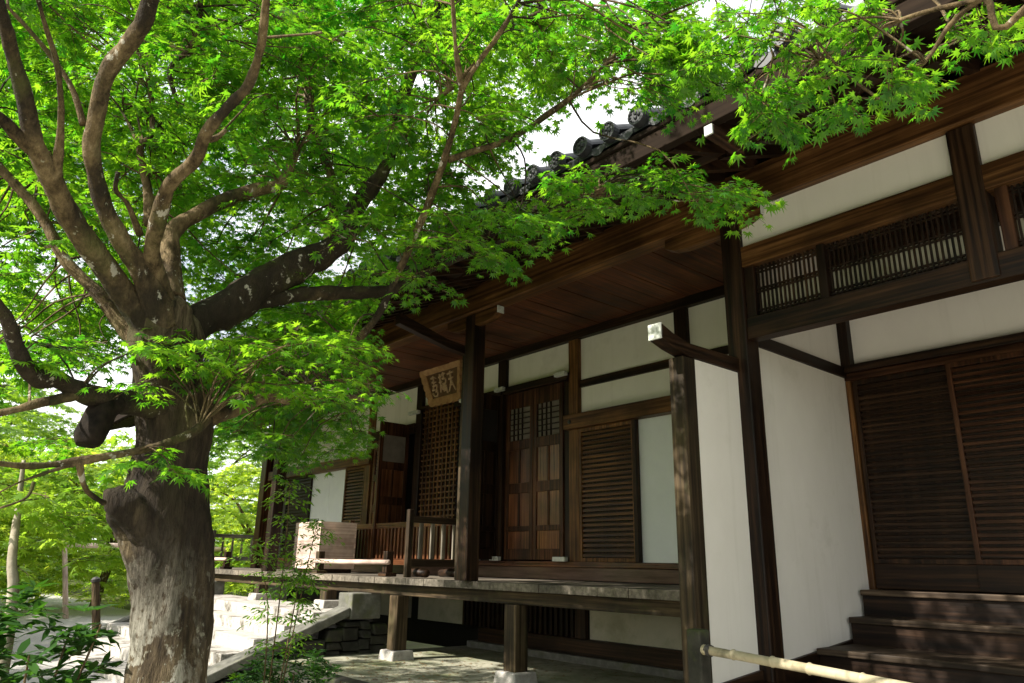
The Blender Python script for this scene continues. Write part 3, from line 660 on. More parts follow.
# ------------------------------------------------------------------ foliage
def leaf_shape(kind):
    """vertices and faces of one leaf, base at the origin, tip along +x, unit length"""
    if kind == 'maple':
        lobes = [(-128, .34), (-78, .62), (-38, .88), (0, 1.0), (38, .88), (78, .62), (128, .34)]
        V = [(0, 0, 0)]; F = []; c = .12
        val = [(-165, .12)]+[((lobes[i][0]+lobes[i+1][0])/2, .30) for i in range(6)]+[(165, .12)]
        pts = []
        for i in range(7): pts += [val[i], lobes[i]]
        pts.append(val[7])
        for a, r_ in pts: V.append((c+r_*math.cos(R(a)), r_*math.sin(R(a)), -.16*r_*r_))
        V[0] = (c*.8, 0, .03)
        for i in range(7): F.append((0, 1+2*i, 2+2*i, 3+2*i))
    elif kind == 'star':
        lobes = [(-95, .55), (-45, .85), (0, 1.0), (45, .85), (95, .55)]; V = [(.1, 0, .03)]; F = []
        pts = [(-150, .15)]
        for i in range(5):
            pts.append(lobes[i]); pts.append(((lobes[i][0]+lobes[i+1][0])/2, .33) if i < 4 else (150, .15))
        for a, r_ in pts: V.append((.12+r_*math.cos(R(a)), r_*math.sin(R(a)), -.15*r_*r_))
        for i in range(5): F.append((0, 1+2*i, 2+2*i, 3+2*i))
    elif kind == 'oval':
        V = [(0,0,0), (.35,-.17,.03), (.75,-.13,.0), (1.05,0,-.08), (.75,.13,.0), (.35,.17,.03), (.5,0,-.03)]; F = [(0,1,6,5), (1,2,6), (2,3,4,6), (4,5,6)]
    elif kind == 'long':
        V = [(0,0,0), (.3,-.10,.04), (.7,-.12,.0), (1.05,0,-.12), (.7,.12,.0), (.3,.10,.04), (.5,0,-.05)]; F = [(0,1,6,5), (1,2,6), (2,3,4,6), (4,5,6)]
    return np.array(V, float), F
def leaf_arrays(kind, P, D, U, S):
    V, F = leaf_shape(kind); P, D, U, S = map(np.asarray, (P, D, U, S)); n = len(P)
    D = D/np.linalg.norm(D, axis=1)[:, None]; Y = np.cross(U, D); Y /= np.linalg.norm(Y, axis=1)[:, None]+1e-9; Z = np.cross(D, Y)
    wv = rng.uniform(.8, 1.15, n)[:, None, None]; curl = rng.uniform(.2, 2.2, n)[:, None, None]
    co = P[:, None]+S[:, None, None]*(V[None, :, :1]*D[:, None]+V[None, :, 1:2]*wv*Y[:, None]+V[None, :, 2:]*curl*Z[:, None])
    loops = np.concatenate([np.array(f) for f in F]); lens = np.array([len(f) for f in F])
    return co.reshape(-1, 3), (loops[None]+np.arange(n)[:, None]*len(V)).ravel(), np.tile(lens, n)
def tube_arrays(lines, seg=3):
    """many thin twigs at once: lines of (points, start radius)"""
    by = {}
    for pts, r_ in lines: by.setdefault(len(pts), []).append((pts, r_))
    C, L, n0 = [], [], 0
    for m, g in by.items():
        P = np.array([[tuple(q) for q in p] for p, _ in g], float); r_ = np.array([q for _, q in g])
        T = np.gradient(P, axis=1); T /= np.linalg.norm(T, axis=2)[..., None]+1e-9
        A = np.cross(T, np.array([.31, .52, .79])); A /= np.linalg.norm(A, axis=2)[..., None]+1e-9; B = np.cross(T, A)
        rad = r_[:, None]*np.linspace(1, .35, m)[None]; an = 2*np.pi*np.arange(seg)/seg
        co = P[:, :, None]+rad[:, :, None, None]*(A[:, :, None]*np.cos(an)[:, None]+B[:, :, None]*np.sin(an)[:, None])
        i = np.arange(m-1)[:, None]*seg; k = np.arange(seg)[None]; k2 = (k+1)%seg
        q = np.stack([i+k, i+k2, i+seg+k2, i+seg+k], -1).reshape(-1)
        L.append((n0+np.arange(len(g))[:, None]*m*seg+q[None]).ravel()); C.append(co.reshape(-1, 3)); n0 += len(g)*m*seg
    return np.concatenate(C), np.concatenate(L)
def raw_mesh(name, co, L, T, mi, mats, parent):
    st = np.concatenate([[0], np.cumsum(T)[:-1]])
    me = bpy.data.meshes.new(name); me.vertices.add(len(co)); me.loops.add(len(L)); me.polygons.add(len(T))
    me.vertices.foreach_set('co', co.ravel().astype(np.float32)); me.loops.foreach_set('vertex_index', L.astype(np.int32))
    me.polygons.foreach_set('loop_start', st.astype(np.int32)); me.update(calc_edges=True)
    o = link(name, me, mats, parent)
    if mi is not None: me.polygons.foreach_set('material_index', mi.astype(np.int32))
    return o
def leaf_mesh(name, kind, P, D, U, S, mat, parent):
    co, L, T = leaf_arrays(kind, P, D, U, S); return raw_mesh(name, co, L, T, None, mat, parent)
class Crown:
    def __init__(s): s.P = []; s.D = []; s.U = []; s.S = []; s.tw = []
    def spray(s, c, head, Rr, size, nt=7, droop=.25, fan=75, gap=.047, twig=.0022):
        """twigs fanning from c along a heading, in one drooping layer, leaves in pairs along each"""
        c = Vector(c); hd = Vector((head[0], head[1], 0))
        if hd.length < 1e-3: hd = Vector((1, 0, 0))
        hd.normalize(); tilt = Vector((random.gauss(0, .18), random.gauss(0, .18), 1)).normalized()
        for i in range(nt):
            a = R(random.uniform(-fan, fan)); L = Rr*random.uniform(.55, 1.05)*(1-.35*abs(a)/R(fan)); d = Matrix.Rotation(a, 3, 'Z')@hd
            d = (d - tilt*d.dot(tilt)).normalized(); pts = []
            m = max(3, int(L/gap)); bow = random.uniform(.3, 1.2)*droop
            for k in range(m+1):
                t = k/m; q = c+d*L*t+Vector((0, 0, -bow*L*t*t))+Vector((random.gauss(0, .008), random.gauss(0, .008), random.gauss(0, .006))); pts.append(q)
                if k > 0 or m < 4:
                    td = (d+Vector((0, 0, -2*bow*t))).normalized(); sd = Vector((-td.y, td.x, 0))
                    for sg in (-1, 1) if k < m else (-1, 0, 1):
                        ld = td*(.6 if sg else 1.0)+sd*sg*random.uniform(.6, 1.1)+Vector((0, 0, random.gauss(-.22, .22)))
                        s.P.append(tuple(q+ld.normalized()*size*.35)); s.D.append(tuple(ld))
                        u = tilt+Vector((random.gauss(0, .33), random.gauss(0, .33), 0)); s.U.append(tuple(u)); s.S.append(size*random.uniform(.45, 1.2))
            s.tw.append((pts, twig))
    def build(s, kind, mat, parent, name='crown', twigmat=None):
        co, L, T = leaf_arrays(kind, s.P, s.D, s.U, s.S); mi = np.zeros(len(T), int)
        tw = [((p[0], p[len(p)//2], p[-1]) if len(p) < 8 or r_ < .0045 else p, r_) for p, r_ in s.tw]
        c2_, L2 = tube_arrays(tw, 3)
        return raw_mesh(name, np.concatenate([co, c2_]), np.concatenate([L, L2+len(co)]), np.concatenate([T, np.full(len(L2)//4, 4)]),
                        np.concatenate([mi, np.ones(len(L2)//4, int)]), [mat, twigmat or bark], parent)

# ------------------------------------------------------------------ the maple in front of the hall
maple = root('maple_tree', tuple(Vector((*at(168, 600, 3.6).xy, -.5))), 'big old maple with a forking scarred trunk in front of the hall', 'tree')
LIMBS = []
def limb(name, rows, wob=.05, seg=10, sub=5, mat=None, keep=True, rough=.02):
    """rows: bearing (x, y) in the photo's frame, distance in metres, radius in px at that distance"""
    W = [(*at(x, y, d), r_*d/FPX*ray(x, y).dot(FWD)**1.8) for x, y, d, r_ in rows]
    sp = spline(W, sub); pts = [Vector(q[:3]) for q in sp]; rad = [max(q[3], .004) for q in sp]
    bm = bmesh.new(); tube(bm, pts, rad, seg, True, wob, rough)
    o = obj(name, bm, mat or bark, maple, 0, True)
    if keep: LIMBS.extend([(p, r_) for p, r_ in list(zip(pts, rad))[::2]])
    return o
trunk = limb('trunk', [(163,790,3.62,58),(164,720,3.6,47),(165,683,3.6,43),(168,640,3.6,42),(170,600,3.6,42.5),(169,560,3.6,44.5),(167,530,3.6,47),(165,505,3.6,47),(169,475,3.6,42.5),(172,440,3.6,40),(171,405,3.6,36),(168,370,3.58,34),(166,340,3.56,34),(162,318,3.54,30),(158,300,3.52,22)], .02, 72, 22, trunk_bark, False, .055)
limb('knob', [(158,528,3.56,40),(136,512,3.50,29),(119,502,3.46,19),(108,499,3.45,12.5),(103,499,3.45,6)], .06, 28, 12, trunk_bark, False, .05)
limb('cut_limb', [(116,402,3.42,15),(103,412,3.38,17),(95,425,3.35,17.5),(90,436,3.33,17),(87,445,3.32,12)], .05, 24, 10, simple('rotten sawn wood', [(.3,(.003,.0025,.002)),(.7,(.022,.016,.011))], 18, .9, .4, .02), False, .05)
BR = [
 [(160,335,3.54,26),(135,308,3.5,20),(111,275,3.45,17.5),(75,225,3.38,17),(52,180,3.3,15.5),(35,145,3.25,14),(26,100,3.2,12.5),(14,60,3.15,11),(4,20,3.1,10),(-8,-30,3.05,9),(-20,-120,3.0,7)],
 [(165,325,3.5,22),(140,270,3.45,16),(121,240,3.42,14),(101,200,3.4,13),(92,150,3.36,13),(97,112,3.34,13),(106,75,3.32,12),(124,50,3.3,13),(142,25,3.27,13.5),(152,-5,3.25,12),(170,-70,3.2,10)],
 [(165,320,3.55,24),(160,290,3.5,16),(152,255,3.42,11),(158,222,3.36,10),(170,185,3.3,9.5),(195,160,3.24,8.5),(205,135,3.2,8),(225,110,3.16,7),(248,85,3.12,6.5),(260,50,3.08,6),(265,12,3.04,5.5),(268,-40,3.0,5)],
 [(168,300,3.6,22),(170,260,3.7,15),(172,232,3.78,12.5),(195,215,3.85,10.5),(225,200,3.92,9),(255,190,4.0,8.5),(280,184,4.05,7.5),(290,168,4.1,6),(298,150,4.15,4)],
 [(172,345,3.62,24),(205,318,3.7,18),(235,305,3.78,18.5),(265,285,3.86,17),(300,265,3.95,15),(330,250,4.03,12.5),(346,234,4.08,10.5),(356,208,4.12,9),(372,188,4.16,8),(386,168,4.2,6.5),(395,130,4.3,7),(407,85,4.4,6.5),(420,50,4.5,5.5),(434,18,4.6,4.5),(450,-40,4.7,3.5)],
 [(240,304,3.8,12),(270,300,3.85,11),(305,294,3.92,10),(340,293,4.0,9),(372,292,4.05,7.5),(392,289,4.1,6),(412,278,4.15,4.5),(450,262,4.15,3.6),(485,248,4.1,3),(520,232,4.05,2.5),(560,205,4.0,2),(600,190,3.95,1.6)],
 [(330,252,4.05,9),(332,225,4.2,7),(334,190,4.4,6.5),(322,150,4.6,6.5),(311,115,4.8,6.5),(307,75,5.0,6.5),(314,20,5.2,5.5),(318,-30,5.3,5)],
 [(352,345,4.05,5.5),(378,315,3.95,5),(403,262,3.85,5),(424,215,3.78,5),(440,172,3.72,5),(455,122,3.66,4.6),(463,88,3.62,4.2),(482,58,3.58,3.6),(503,28,3.54,3.2),(522,-5,3.5,3)],
 [(462,90,3.62,3.8),(456,50,3.58,3.3),(453,5,3.54,3),(450,-40,3.5,2.5)],
 [(448,160,3.72,4),(478,150,3.75,4.2),(512,138,3.8,4.4),(548,114,3.85,4),(580,90,3.9,3.6),(620,50,3.95,3),(650,20,4.0,2.2)],
 [(436,100,3.9,3.4),(460,80,3.88,3.2),(500,38,3.86,3),(540,12,3.84,2.6),(580,5,3.82,2)],
 [(150,362,3.66,15),(125,330,3.75,11),(97,293,3.85,9.5),(65,260,3.95,8.5),(40,214,4.05,7.5),(0,168,4.15,7),(-50,120,4.25,6)],
 [(165,408,3.55,24),(138,405,3.48,20),(107,400,3.4,19),(78,390,3.32,15),(58,379,3.28,13.5),(36,377,3.24,13),(20,356,3.2,12),(10,326,3.17,9.5),(-6,300,3.14,8),(-60,250,3.1,7)],
 [(80,392,3.32,9),(62,398,3.28,8),(40,403,3.24,7),(5,412,3.2,5.5),(-40,418,3.16,4)],
 [(208,418,3.36,6.5),(190,434,3.28,6),(150,448,3.2,5.6),(110,456,3.14,5.6),(72,462,3.1,5.3),(32,466,3.06,5),(-5,463,3.02,4.6),(-60,455,3.0,4)],
 [(79,462,3.1,3.8),(82,478,3.12,4),(88,492,3.18,3.6),(104,503,3.3,4)],
 [(76,463,3.1,3),(48,472,3.06,2.6),(20,482,3.02,2.2),(0,492,3.0,1.6)],
 [(34,482,3.06,2.2),(26,498,3.04,1.8),(0,508,3.0,1.2)],
 [(195,415,3.62,22),(222,414,3.66,11),(245,406,3.72,8.5),(268,397,3.8,7),(296,401,3.9,5.5),(330,395,4.05,4),(370,400,4.2,2.5)],
 [(55,178,3.28,7),(60,140,3.24,5.5),(61,105,3.2,5.2),(57,65,3.16,4.8),(45,25,3.12,4.5),(36,-10,3.08,4)],
 [(84,125,3.4,5),(72,88,3.45,4),(50,55,3.5,3.6),(20,20,3.55,3.2),(-10,-10,3.6,3)],
 [(40,155,3.28,11),(20,138,3.24,10),(0,118,3.2,8.5),(-50,80,3.1,7)],
 [(140,235,3.5,5),(128,205,3.45,4),(116,190,3.42,3.4),(118,172,3.4,2.6)],
 [(150,225,3.9,7),(148,190,4.0,7),(140,150,4.1,6),(152,132,4.2,4),(150,90,4.3,3.4)],
 [(180,110,3.9,3.4),(170,70,3.95,3.6),(190,48,4.0,4),(200,20,4.0,4.2),(198,-20,4.0,4)],
 [(205,140,3.24,4.5),(216,138,3.26,4.2),(226,130,3.28,2.5)],
]
for rows in BR:
    if rows[0] != (172,345,3.62,24): rows = [(x, y, d, r_*(.77 if i else .9)) for i, (x, y, d, r_) in enumerate(rows)]
    dk = rows[0][:2] in ((172,345), (240,304), (165,408))
    limb('limb', rows, .04 if rows[0][3] > 8 else .03, 28 if rows[0][3] > 8 else 10, 12 if rows[0][3] > 8 else 6, bark_dark if dk else bark, rough=.04 if dk else .026)
LP = np.array([p for p, _ in LIMBS]); LR = np.array([r_ for _, r_ in LIMBS])
crown = Crown()
def inpoly(x, y, poly):
    c = False; j = len(poly)-1
    for i in range(len(poly)):
        (xi, yi), (xj, yj) = poly[i], poly[j]
        if (yi > y) != (yj > y) and x < (xj-xi)*(y-yi)/(yj-yi)+xi: c = not c
        j = i
    return c
def scatter(cr, poly, n, d0, d1, size, Rr, axis, nt=7, droop=.25, twigs=True, reach=.95):
    """sprays through a bounded part of the crown, each hung on the nearest limb"""
    xs = [p[0] for p in poly]; ys = [p[1] for p in poly]; k = 0; tries = 0
    while k < n and tries < n*30:
        tries += 1
        x = random.uniform(min(xs), max(xs)); y = random.uniform(min(ys), max(ys))
        if not inpoly(x, y, poly): continue
        d = (random.uniform(d0**3, d1**3))**(1/3); c = at(x, y, d)
        if c.z > 3.6 and c.y > 3.45-.02: continue
        if c.y > 5.2 or c.z < -.1: continue
        dd = LP-np.array(c); q = np.linalg.norm(dd, axis=1); i = int(np.argmin(q*rng.uniform(.8, 1.5, len(q))+np.where(LR > .03, .25, 0)))
        if twigs and q[i] < reach:
            a = Vector(LP[i]); L = (c-a).length; m1 = a.lerp(c, .35)+Vector((random.gauss(0, .07*L), random.gauss(0, .07*L), .10*L)); m2 = a.lerp(c, .72)+Vector((random.gauss(0, .05*L), random.gauss(0, .05*L), .08*L))
            cr.tw.append((spline([a, m1, m2, c], 3), min(.009, .0046+.004*L)))
            hd = (c-a)
        else: hd = c-Vector(axis)
        hd = Vector((hd.x+random.gauss(0, .3), hd.y+random.gauss(0, .3), 0)); cr.spray(c, hd, Rr*random.uniform(.7, 1.25), size, nt, droop); k += 1
AX = maple.location
MAIN = [(-60,-120),(520,-120),(560,20),(560,80),(505,118),(470,170),(445,220),(400,255),(360,290),(320,315),(215,315),(120,330),(-60,430)]
scatter(crown, MAIN, 1080, 4.7, 8.8, .051, .45, AX, 7)
scatter(crown, MAIN, 170, 3.9, 5.0, .051, .36, AX, 6)
scatter(crown, [(140,0),(480,0),(500,110),(460,190),(430,250),(360,250),(240,200),(200,100)], 95, 3.5, 4.4, .045, .32, AX, 6)
scatter(crown, [(140,335),(250,330),(350,330),(350,385),(320,405),(280,390),(230,380),(140,390)], 38, 3.05, 3.6, .042, .26, AX, 6, .3)
scatter(crown, [(-20,330),(120,340),(100,370),(-20,360)], 10, 3.3, 4.2, .044, .28, AX, 6)
scatter(crown, [(95,462),(165,440),(175,470),(110,490)], 4, 2.95, 3.15, .045, .14, AX, 4, .5)
scatter(crown, [(225,330),(352,305),(358,400),(335,425),(290,440),(225,430)], 105, 4.3, 6.2, .048, .36, AX, 7)
scatter(crown, [(400,250),(480,208),(560,178),(640,165),(700,178),(740,190),(745,206),(700,208),(640,198),(600,210),(560,236),(500,258),(440,272),(390,290)], 60, 3.5, 4.3, .043, .27, AX, 6, .3)
scatter(crown, [(520,0),(700,0),(690,60),(640,100),(600,75),(560,80),(530,60)], 60, 3.4, 4.6, .044, .28, AX, 6, .3)
scatter(crown, [(640,20),(740,10),(735,80),(690,105),(655,95)], 13, 3.0, 3.6, .043, .22, AX, 6, .35)
scatter(crown, [(430,130),(530,130),(500,160),(440,200)], 10, 3.7, 4.2, .044, .24, AX, 5, .3)
scatter(crown, [(265,400),(355,395),(365,430),(330,455),(270,455)], 30, 5.0, 6.6, .046, .30, AX, 6, .35, True, 2.0)
scatter(crown, [(-80,420),(90,430),(80,470),(-80,520)], 16, 4.5, 7, .05, .34, AX, 6)
# the rest of the crown, above and behind what the photo frames
for k in range(110):
    a = random.uniform(0, 6.283); rr = 4.6*math.sqrt(random.random()); c = Vector((AX.x-.8+rr*math.cos(a), AX.y+.2+rr*.8*math.sin(a), 0)); c.z = 4.8+2.4*math.sqrt(max(0, 1-(rr/4.8)**2))*random.uniform(.45, 1)
    if c.y > 3.2 or (c-EYE).length < 3.4: continue
    crown.spray(c, (math.cos(a), math.sin(a)), random.uniform(.4, .55), .058, 7, .3)
for k in range(170):  # out-of-view sprays added to dapple the ground by the veranda
    u = Vector((random.gauss(0, 1), random.gauss(0, 1), random.gauss(0, 1))).normalized()*random.random()**.4
    c = Vector((-8.4+2.6*u.x, -1.0+2.2*u.y, 4.9+1.2*u.z)); crown.spray(c, (u.x, u.y), random.uniform(.35, .5), .056, 7, .3)
    crown.tw.append((spline([Vector((-5.8, .1, 4.3)), Vector((-7, -.4, 4.7)), c], 3), .008)) if k%6 == 0 else None
crown.build('maple', maple_leaf, maple, 'crown', bark)

# second maple, standing to the right of the view, reaching in over the eave
m2 = root('maple_tree', (2.3, 1.3, -.5), 'bright maple branch reaching in over the eave at the top right corner', 'tree')
def limb2(rows, name='limb', seg=9):
    sp = spline(rows, 5); bm = bmesh.new(); tube(bm, [Vector(q[:3]) for q in sp], [q[3] for q in sp], seg, True, .04); return obj(name, bm, bark, m2, 0, True)
limb2([(2.3,1.3,-.6,.20),(2.32,1.35,.6,.16),(2.2,1.4,1.8,.14),(2.1,1.5,2.8,.11),(1.9,1.4,4.2,.07),(1.8,1.2,5.6,.03)], 'trunk', 14)
arm = [(2.1,1.5,2.7,.07),(1.3,1.75,3.15,.045),(.5,1.95,3.3,.028)]
e1 = at(1030, 4, 2.75); e2 = at(985, -2, 2.8); e3 = at(950, 25, 2.85); e4 = at(925, 62, 2.85); e5 = at(880, 100, 2.85)
limb2(arm+[(*e1, .012), (*e2, .010), (*e3, .008), (*e4, .006), (*e5, .004)])
e6 = at(900, 20, 2.9); e7 = at(820, 60, 3.0); e8 = at(760, 100, 3.1)
limb2([(*e2, .009), (*e6, .007), (*e7, .005), (*e8, .003)])
LP = np.array([e1, e2, e3, e4, e5, e6, e7, e8]); LR = np.full(8, .01); c2 = Crown()
A2 = (2.3, 1.3, 0)
scatter(c2, [(700,0),(1024,-10),(1030,60),(960,62),(900,75),(860,110),(800,110),(760,100),(740,60),(690,60)], 40, 2.6, 3.4, .035, .20, A2, 5, .35, True, 1.0)
scatter(c2, [(740,90),(850,100),(830,125),(770,130)], 9, 2.9, 3.3, .042, .2, A2, 5, .4)
for k in range(150):  # out-of-view crown, thickened to shade the walls and steps
    a = random.uniform(0, 6.283); rr = 2.6*math.sqrt(random.random()); c = Vector((2.2+rr*math.cos(a), 1.0+rr*.8*math.sin(a), random.uniform(3.4, 6.2)))
    if c.y > 2.9 or (c.x < .5 and c.y > .2): continue
    c2.spray(c, (math.cos(a), math.sin(a)), .45, .07, 7, .3)
for k in range(70):  # unseen sprays added overhead to keep sun off the entrance steps
    c = Vector((random.uniform(-1.6, 1.8), random.uniform(-2.6, -.4), random.uniform(3.5, 4.8))); c2.spray(c, (-1, random.gauss(-.5, .6)), .42, .06, 7, .3)
    if k%8 == 0: c2.tw.append((spline([Vector((2.1, 1.4, 3.2)), Vector((1.6, 0, 3.7)), c], 3), .010))
c2.build('maple', maple_leaf, m2, 'crown', bark)

# ------------------------------------------------------------------ trees beyond
def small_maple(name, x, y, h, rad, n, size, label, mat, kind='star', low=.9, group='trees beyond the maple'):
    r = root(name, (x, y, -.5), label, 'tree', group); bm = bmesh.new(); tops = []
    b = Vector((x, y, -.55)); fork = b+Vector((random.gauss(0, .15), random.gauss(0, .15), h*.32))
    sp = spline([(*b, .16), (*(b.lerp(fork, .5)+Vector((.06, -.05, 0))), .13), (*fork, .11)], 4); tube(bm, [Vector(q[:3]) for q in sp], [q[3] for q in sp], 9, True, .06)
    obj('trunk', bm, bark, r, 0, True); bm = bmesh.new()
    for k in range(7):
        a = 6.283*k/7+random.gauss(0, .3); t = fork+Vector((math.cos(a)*rad*.7, math.sin(a)*rad*.7, h*random.uniform(.25, .55))); m = fork.lerp(t, .5)+Vector((0, 0, .15*h*random.random()))
        sp = spline([(*fork, .07), (*m, .045), (*t, .015)], 4); tube(bm, [Vector(q[:3]) for q in sp], [q[3] for q in sp], 6, False, .04)
    obj('limbs', bm, bark, r, 0, True); cr = Crown()
    layers = [(random.uniform(0, 6.283), rad*math.sqrt(random.random()), low+(h-low)*random.random()) for _ in range(n)]
    for a, q, z in layers:
        f = math.sqrt(max(.05, 1-((z-low)/(h-low)-.35)**2/.5)); c = Vector((x+q*f*math.cos(a), y+q*f*math.sin(a), -.5+z-.25*q/rad)); cr.spray(c, (math.cos(a), math.sin(a)), rad*.26*random.uniform(.7, 1.3), size, 6, .22, 85, size*1.5)
    cr.build(kind, mat, r); return r
TR = [(-12.5, -2.2, 3.4, 2.0, 210, .10, 'low yellow green maple with layered sprays nearest the left frame edge', far_leaf, .9),
      (-17, -.9, 4.2, 2.3, 230, .12, 'broad low maple beside the path just left of the big trunk', far_leaf, 1.1),
      (-24.5, 1.4, 4.8, 2.8, 230, .14, 'bright spreading maple at the bend of the path', far_leaf, 1.2),
      (-27, 6.0, 5.2, 3.2, 230, .16, 'pale green maple behind the rustic gate', far_leaf, .7),
      (-25.5, 10.6, 5.0, 3.0, 240, .15, 'sunlit maple seen behind the end railing of the veranda', far_leaf, .5),
      (-22.5, 13.5, 4.4, 2.4, 200, .13, 'small yellow green maple past the hall corner', far_leaf, .4),
      (-31, 1.5, 7.5, 4.2, 260, .20, 'tall mid green maple far behind the path', far_leaf2, .8),
      (-34, -4.5, 8, 4.4, 260, .21, 'wide mid green maple far left beyond the path', far_leaf2, .8),
      (-36, 11.5, 8.5, 4.8, 260, .23, 'tall rounded maple far beyond the hall corner', far_leaf2, .6),
      (-22, -6, 8.0, 4.0, 230, .17, 'tall maple behind the left limbs of the big maple', far_leaf2, 1.6),
      (-44, 4, 10, 5.5, 260, .27, 'highest maple at the end of the path', far_leaf2, .7),
      (-20.5, -3.6, 5.6, 2.6, 220, .14, 'middling maple between the path and the left limbs', far_leaf, .9),
      (-29, -9, 8.5, 4.0, 240, .2, 'dense green maple far behind the shrub at the left', far_leaf2, .7),
      (-12.5, -6.2, 7.5, 3.6, 200, .14, 'tall maple rising past the upper left limbs', far_leaf2, 2.6)]
for x, y, h, rad, n, size, lab, mt, low in TR: small_maple('maple_tree', x, y, h, rad, int(n*1.35), size, lab, mt, 'star', low)
# woods closing the view
def woods():
    P = []; D = []; U = []; S = []
    for k in range(16000):
        x = random.uniform(-75, -48); y = random.uniform(-45, 45); top = 6+3*math.sin(y*.25)+2*math.sin(y*.61+1)
        P.append((x, y, -.5+random.random()**.8*top)); D.append((random.gauss(0,1), random.gauss(0,1), random.gauss(-.3,.4))); U.append((random.gauss(0,.5), random.gauss(0,.5), 1)); S.append(random.uniform(.4, .85))
    for k in range(8000):
        x = random.uniform(-48, 20); y = random.uniform(26, 50); top = 6+2*math.sin(x*.3)
        P.append((x, y, -.5+random.random()**.8*top)); D.append((random.gauss(0,1), random.gauss(0,1), random.gauss(-.3,.4))); U.append((random.gauss(0,.5), random.gauss(0,.5), 1)); S.append(random.uniform(.4, .85))
    o = leaf_mesh('distant_woods', 'star', P, D, U, S, far_leaf2, None); o['kind'] = 'stuff'; o['label'] = 'distant sunlit woods closing the garden'; return o
woods()
P, D, U, S = [], [], [], []
while len(P) < 11000:
    x = random.uniform(-48, -19); y = random.uniform(-14, 25); hh = 1.5*max(0, mnoise.noise(Vector((x*.33, y*.33, 1)))+.12)
    if hh <= .02 or (x > -33 and -2.5 < y < 6.6+(-9.2-x)*.0): continue
    P.append((x, y, -.5+hh*random.random())); D.append((random.gauss(0,1), random.gauss(0,1), random.gauss(.1,.4))); U.append((random.gauss(0,.4), random.gauss(0,.4), 1)); S.append(random.uniform(.12, .26))
o = leaf_mesh('undergrowth', 'oval', P, D, U, S, far_leaf, None); o['kind'] = 'stuff'; o['label'] = 'low green undergrowth beneath the far maples'

# ------------------------------------------------------------------ shrubs
def shrub(name, x, y, z, h, rad, n, size, kind, mat, label, stems=9, per=5, up=.5, hollow=.3, lowest=.12):
    r = root(name, (x, y, z), label, 'shrub'); bm = bmesh.new(); P, D, U, S = [], [], [], []
    for i in range(stems):
        a = 6.283*i/stems+random.gauss(0, .3); q = rad*math.sqrt(random.random()); t = Vector((x+q*math.cos(a), y+q*math.sin(a), z+h*random.uniform(.5, .8)))
        sp = spline([(x+.05*math.cos(a), y+.05*math.sin(a), z-.05, .010), (*(Vector((x, y, z)).lerp(t, .5)+Vector((0, 0, .08*h))), .008), (*t, .004)], 4); tube(bm, [Vector(v[:3]) for v in sp], [v[3] for v in sp], 5, False)
    obj('stems', bm, bark, r, 0, True)
    for k in range(n):
        a = random.uniform(0, 6.283); q = rad*random.uniform(hollow, 1)**.6; e = random.uniform(lowest, 1); c = Vector((x+q*math.cos(a)*math.sqrt(1-(e-.35)**2), y+q*math.sin(a)*math.sqrt(1-(e-.35)**2), z+h*e*(1-.25*q/rad)))
        for j in range(per):
            b = 6.283*j/per+random.gauss(0, .25); P.append(tuple(c)); D.append((math.cos(b), math.sin(b), random.gauss(up*.4, .25))); U.append((random.gauss(0,.2), random.gauss(0,.2), 1)); S.append(size*random.uniform(.7, 1.2))
    leaf_mesh('foliage', kind, P, D, U, S, mat, r); return r
p = at(36, 640, 3.8); shrub('shrub', p.x, p.y, -.5, 1.74, .31, 105, .115, 'long', bush_leaf, 'dark glossy shrub with whorls of long leaves in the bottom left corner', 11, 7, lowest=.66)
p = at(84, 672, 3.2); shrub('shrub', p.x, p.y, -.5, 1.14, .16, 14, .085, 'long', bush_leaf, 'small whorled shrub at the foot of the trunk on its left', 5, 7, lowest=.8)
p = at(288, 668, 5.5); shrub('shrub', p.x, p.y, -.5, 1.22, .42, 640, .075, 'long', bush_leaf, 'dense dark shrub growing against the stair cheek wall', 14, 5, lowest=.25)
p = at(224, 668, 4.9); shrub('shrub', p.x, p.y, -.5, 1.12, .20, 80, .06, 'oval', shoot_leaf, 'small leafy plant right beside the trunk foot', 7, 5, lowest=.55)
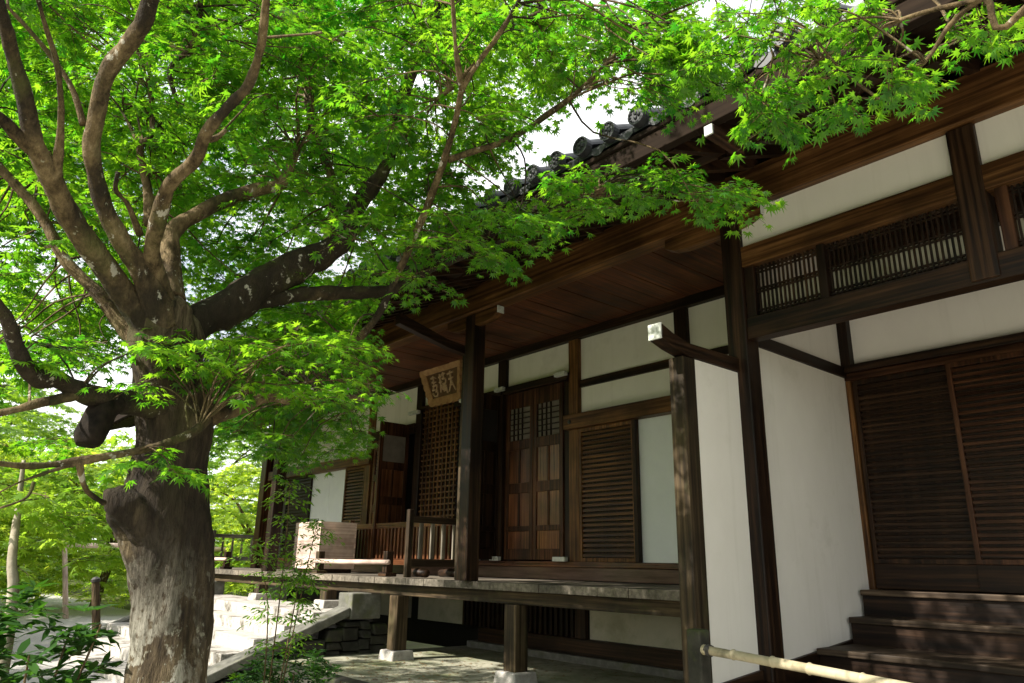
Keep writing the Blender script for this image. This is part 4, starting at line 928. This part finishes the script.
def saplings():
    r = root('sapling', tuple(Vector((*at(268, 660, 5.2).xy, -.5))), 'slender sapling with airy small leaves in front of the bright stairs', 'sapling')
    cr = Crown(); bm = bmesh.new()
    for top, mid in (((290,482),(282,580)), ((318,520),(300,600)), ((246,540),(268,610)), ((300,570),(292,620))):
        a = r.location.copy(); m = at(*mid, 5.1); t = at(*top, 5.05); sp = spline([(*a, .006), (*m, .004), (*t, .0015)], 6); tube(bm, [Vector(v[:3]) for v in sp], [v[3] for v in sp], 5, False)
        for v in sp[5:]:
            for q in range(3):
                an = random.uniform(0, 6.283); cr.spray(v[:3], (math.cos(an), math.sin(an)), random.uniform(.14, .28), .042, 2, .2, 40, .04, .0015)
    obj('stems', bm, bark, r, 0, True); cr.build('oval', shoot_leaf, r, 'foliage', bark)
saplings()
pale_bark = simple('pale young bark', [(.3, (.16,.13,.09)), (.7, (.36,.33,.26))], 14, .9, .4)
def thin_tree():
    b = at(8, 690, 4.2); r = root('young_tree', (b.x, b.y, -.5), 'thin pale stemmed young tree at the left frame edge', 'tree'); bm = bmesh.new()
    sp = spline([(b.x, b.y, -.55, .03), (*at(9, 630, 4.2), .026), (*at(12, 560, 4.2), .02), (*at(18, 510, 4.3), .015), (*at(24, 460, 4.3), .008)], 5); tube(bm, [Vector(v[:3]) for v in sp], [v[3] for v in sp], 8, True, .05)
    obj('trunk', bm, pale_bark, r, 0, True); cr = Crown()
    for k in range(26):
        c = at(random.uniform(-70, 100), random.uniform(470, 590), random.uniform(4.0, 5.6)); cr.spray(c, (random.gauss(0, 1), random.gauss(0, 1)), .34, .06, 6, .3)
    cr.build('maple', far_leaf2, r, 'crown', bark)
thin_tree()
# fallen leaves and litter on the shaded ground
P, D, U, S = [], [], [], []
for k in range(1500):
    x = random.uniform(-9.3, -3.6); y = 4.4+2.9*random.random()**1.4; P.append((x, y, -.084)); a = random.uniform(0, 6.28); D.append((math.cos(a), math.sin(a), .05)); U.append((random.gauss(0,.1), random.gauss(0,.1), 1)); S.append(random.uniform(.02, .045))
o = leaf_mesh('fallen_leaves', 'star', P, D, U, S, simple('dry leaf', [(.3,(.07,.04,.018)),(.7,(.30,.19,.08))], 30, .9), None); o['kind'] = 'stuff'; o['label'] = 'dry leaves scattered on the floor under the veranda'
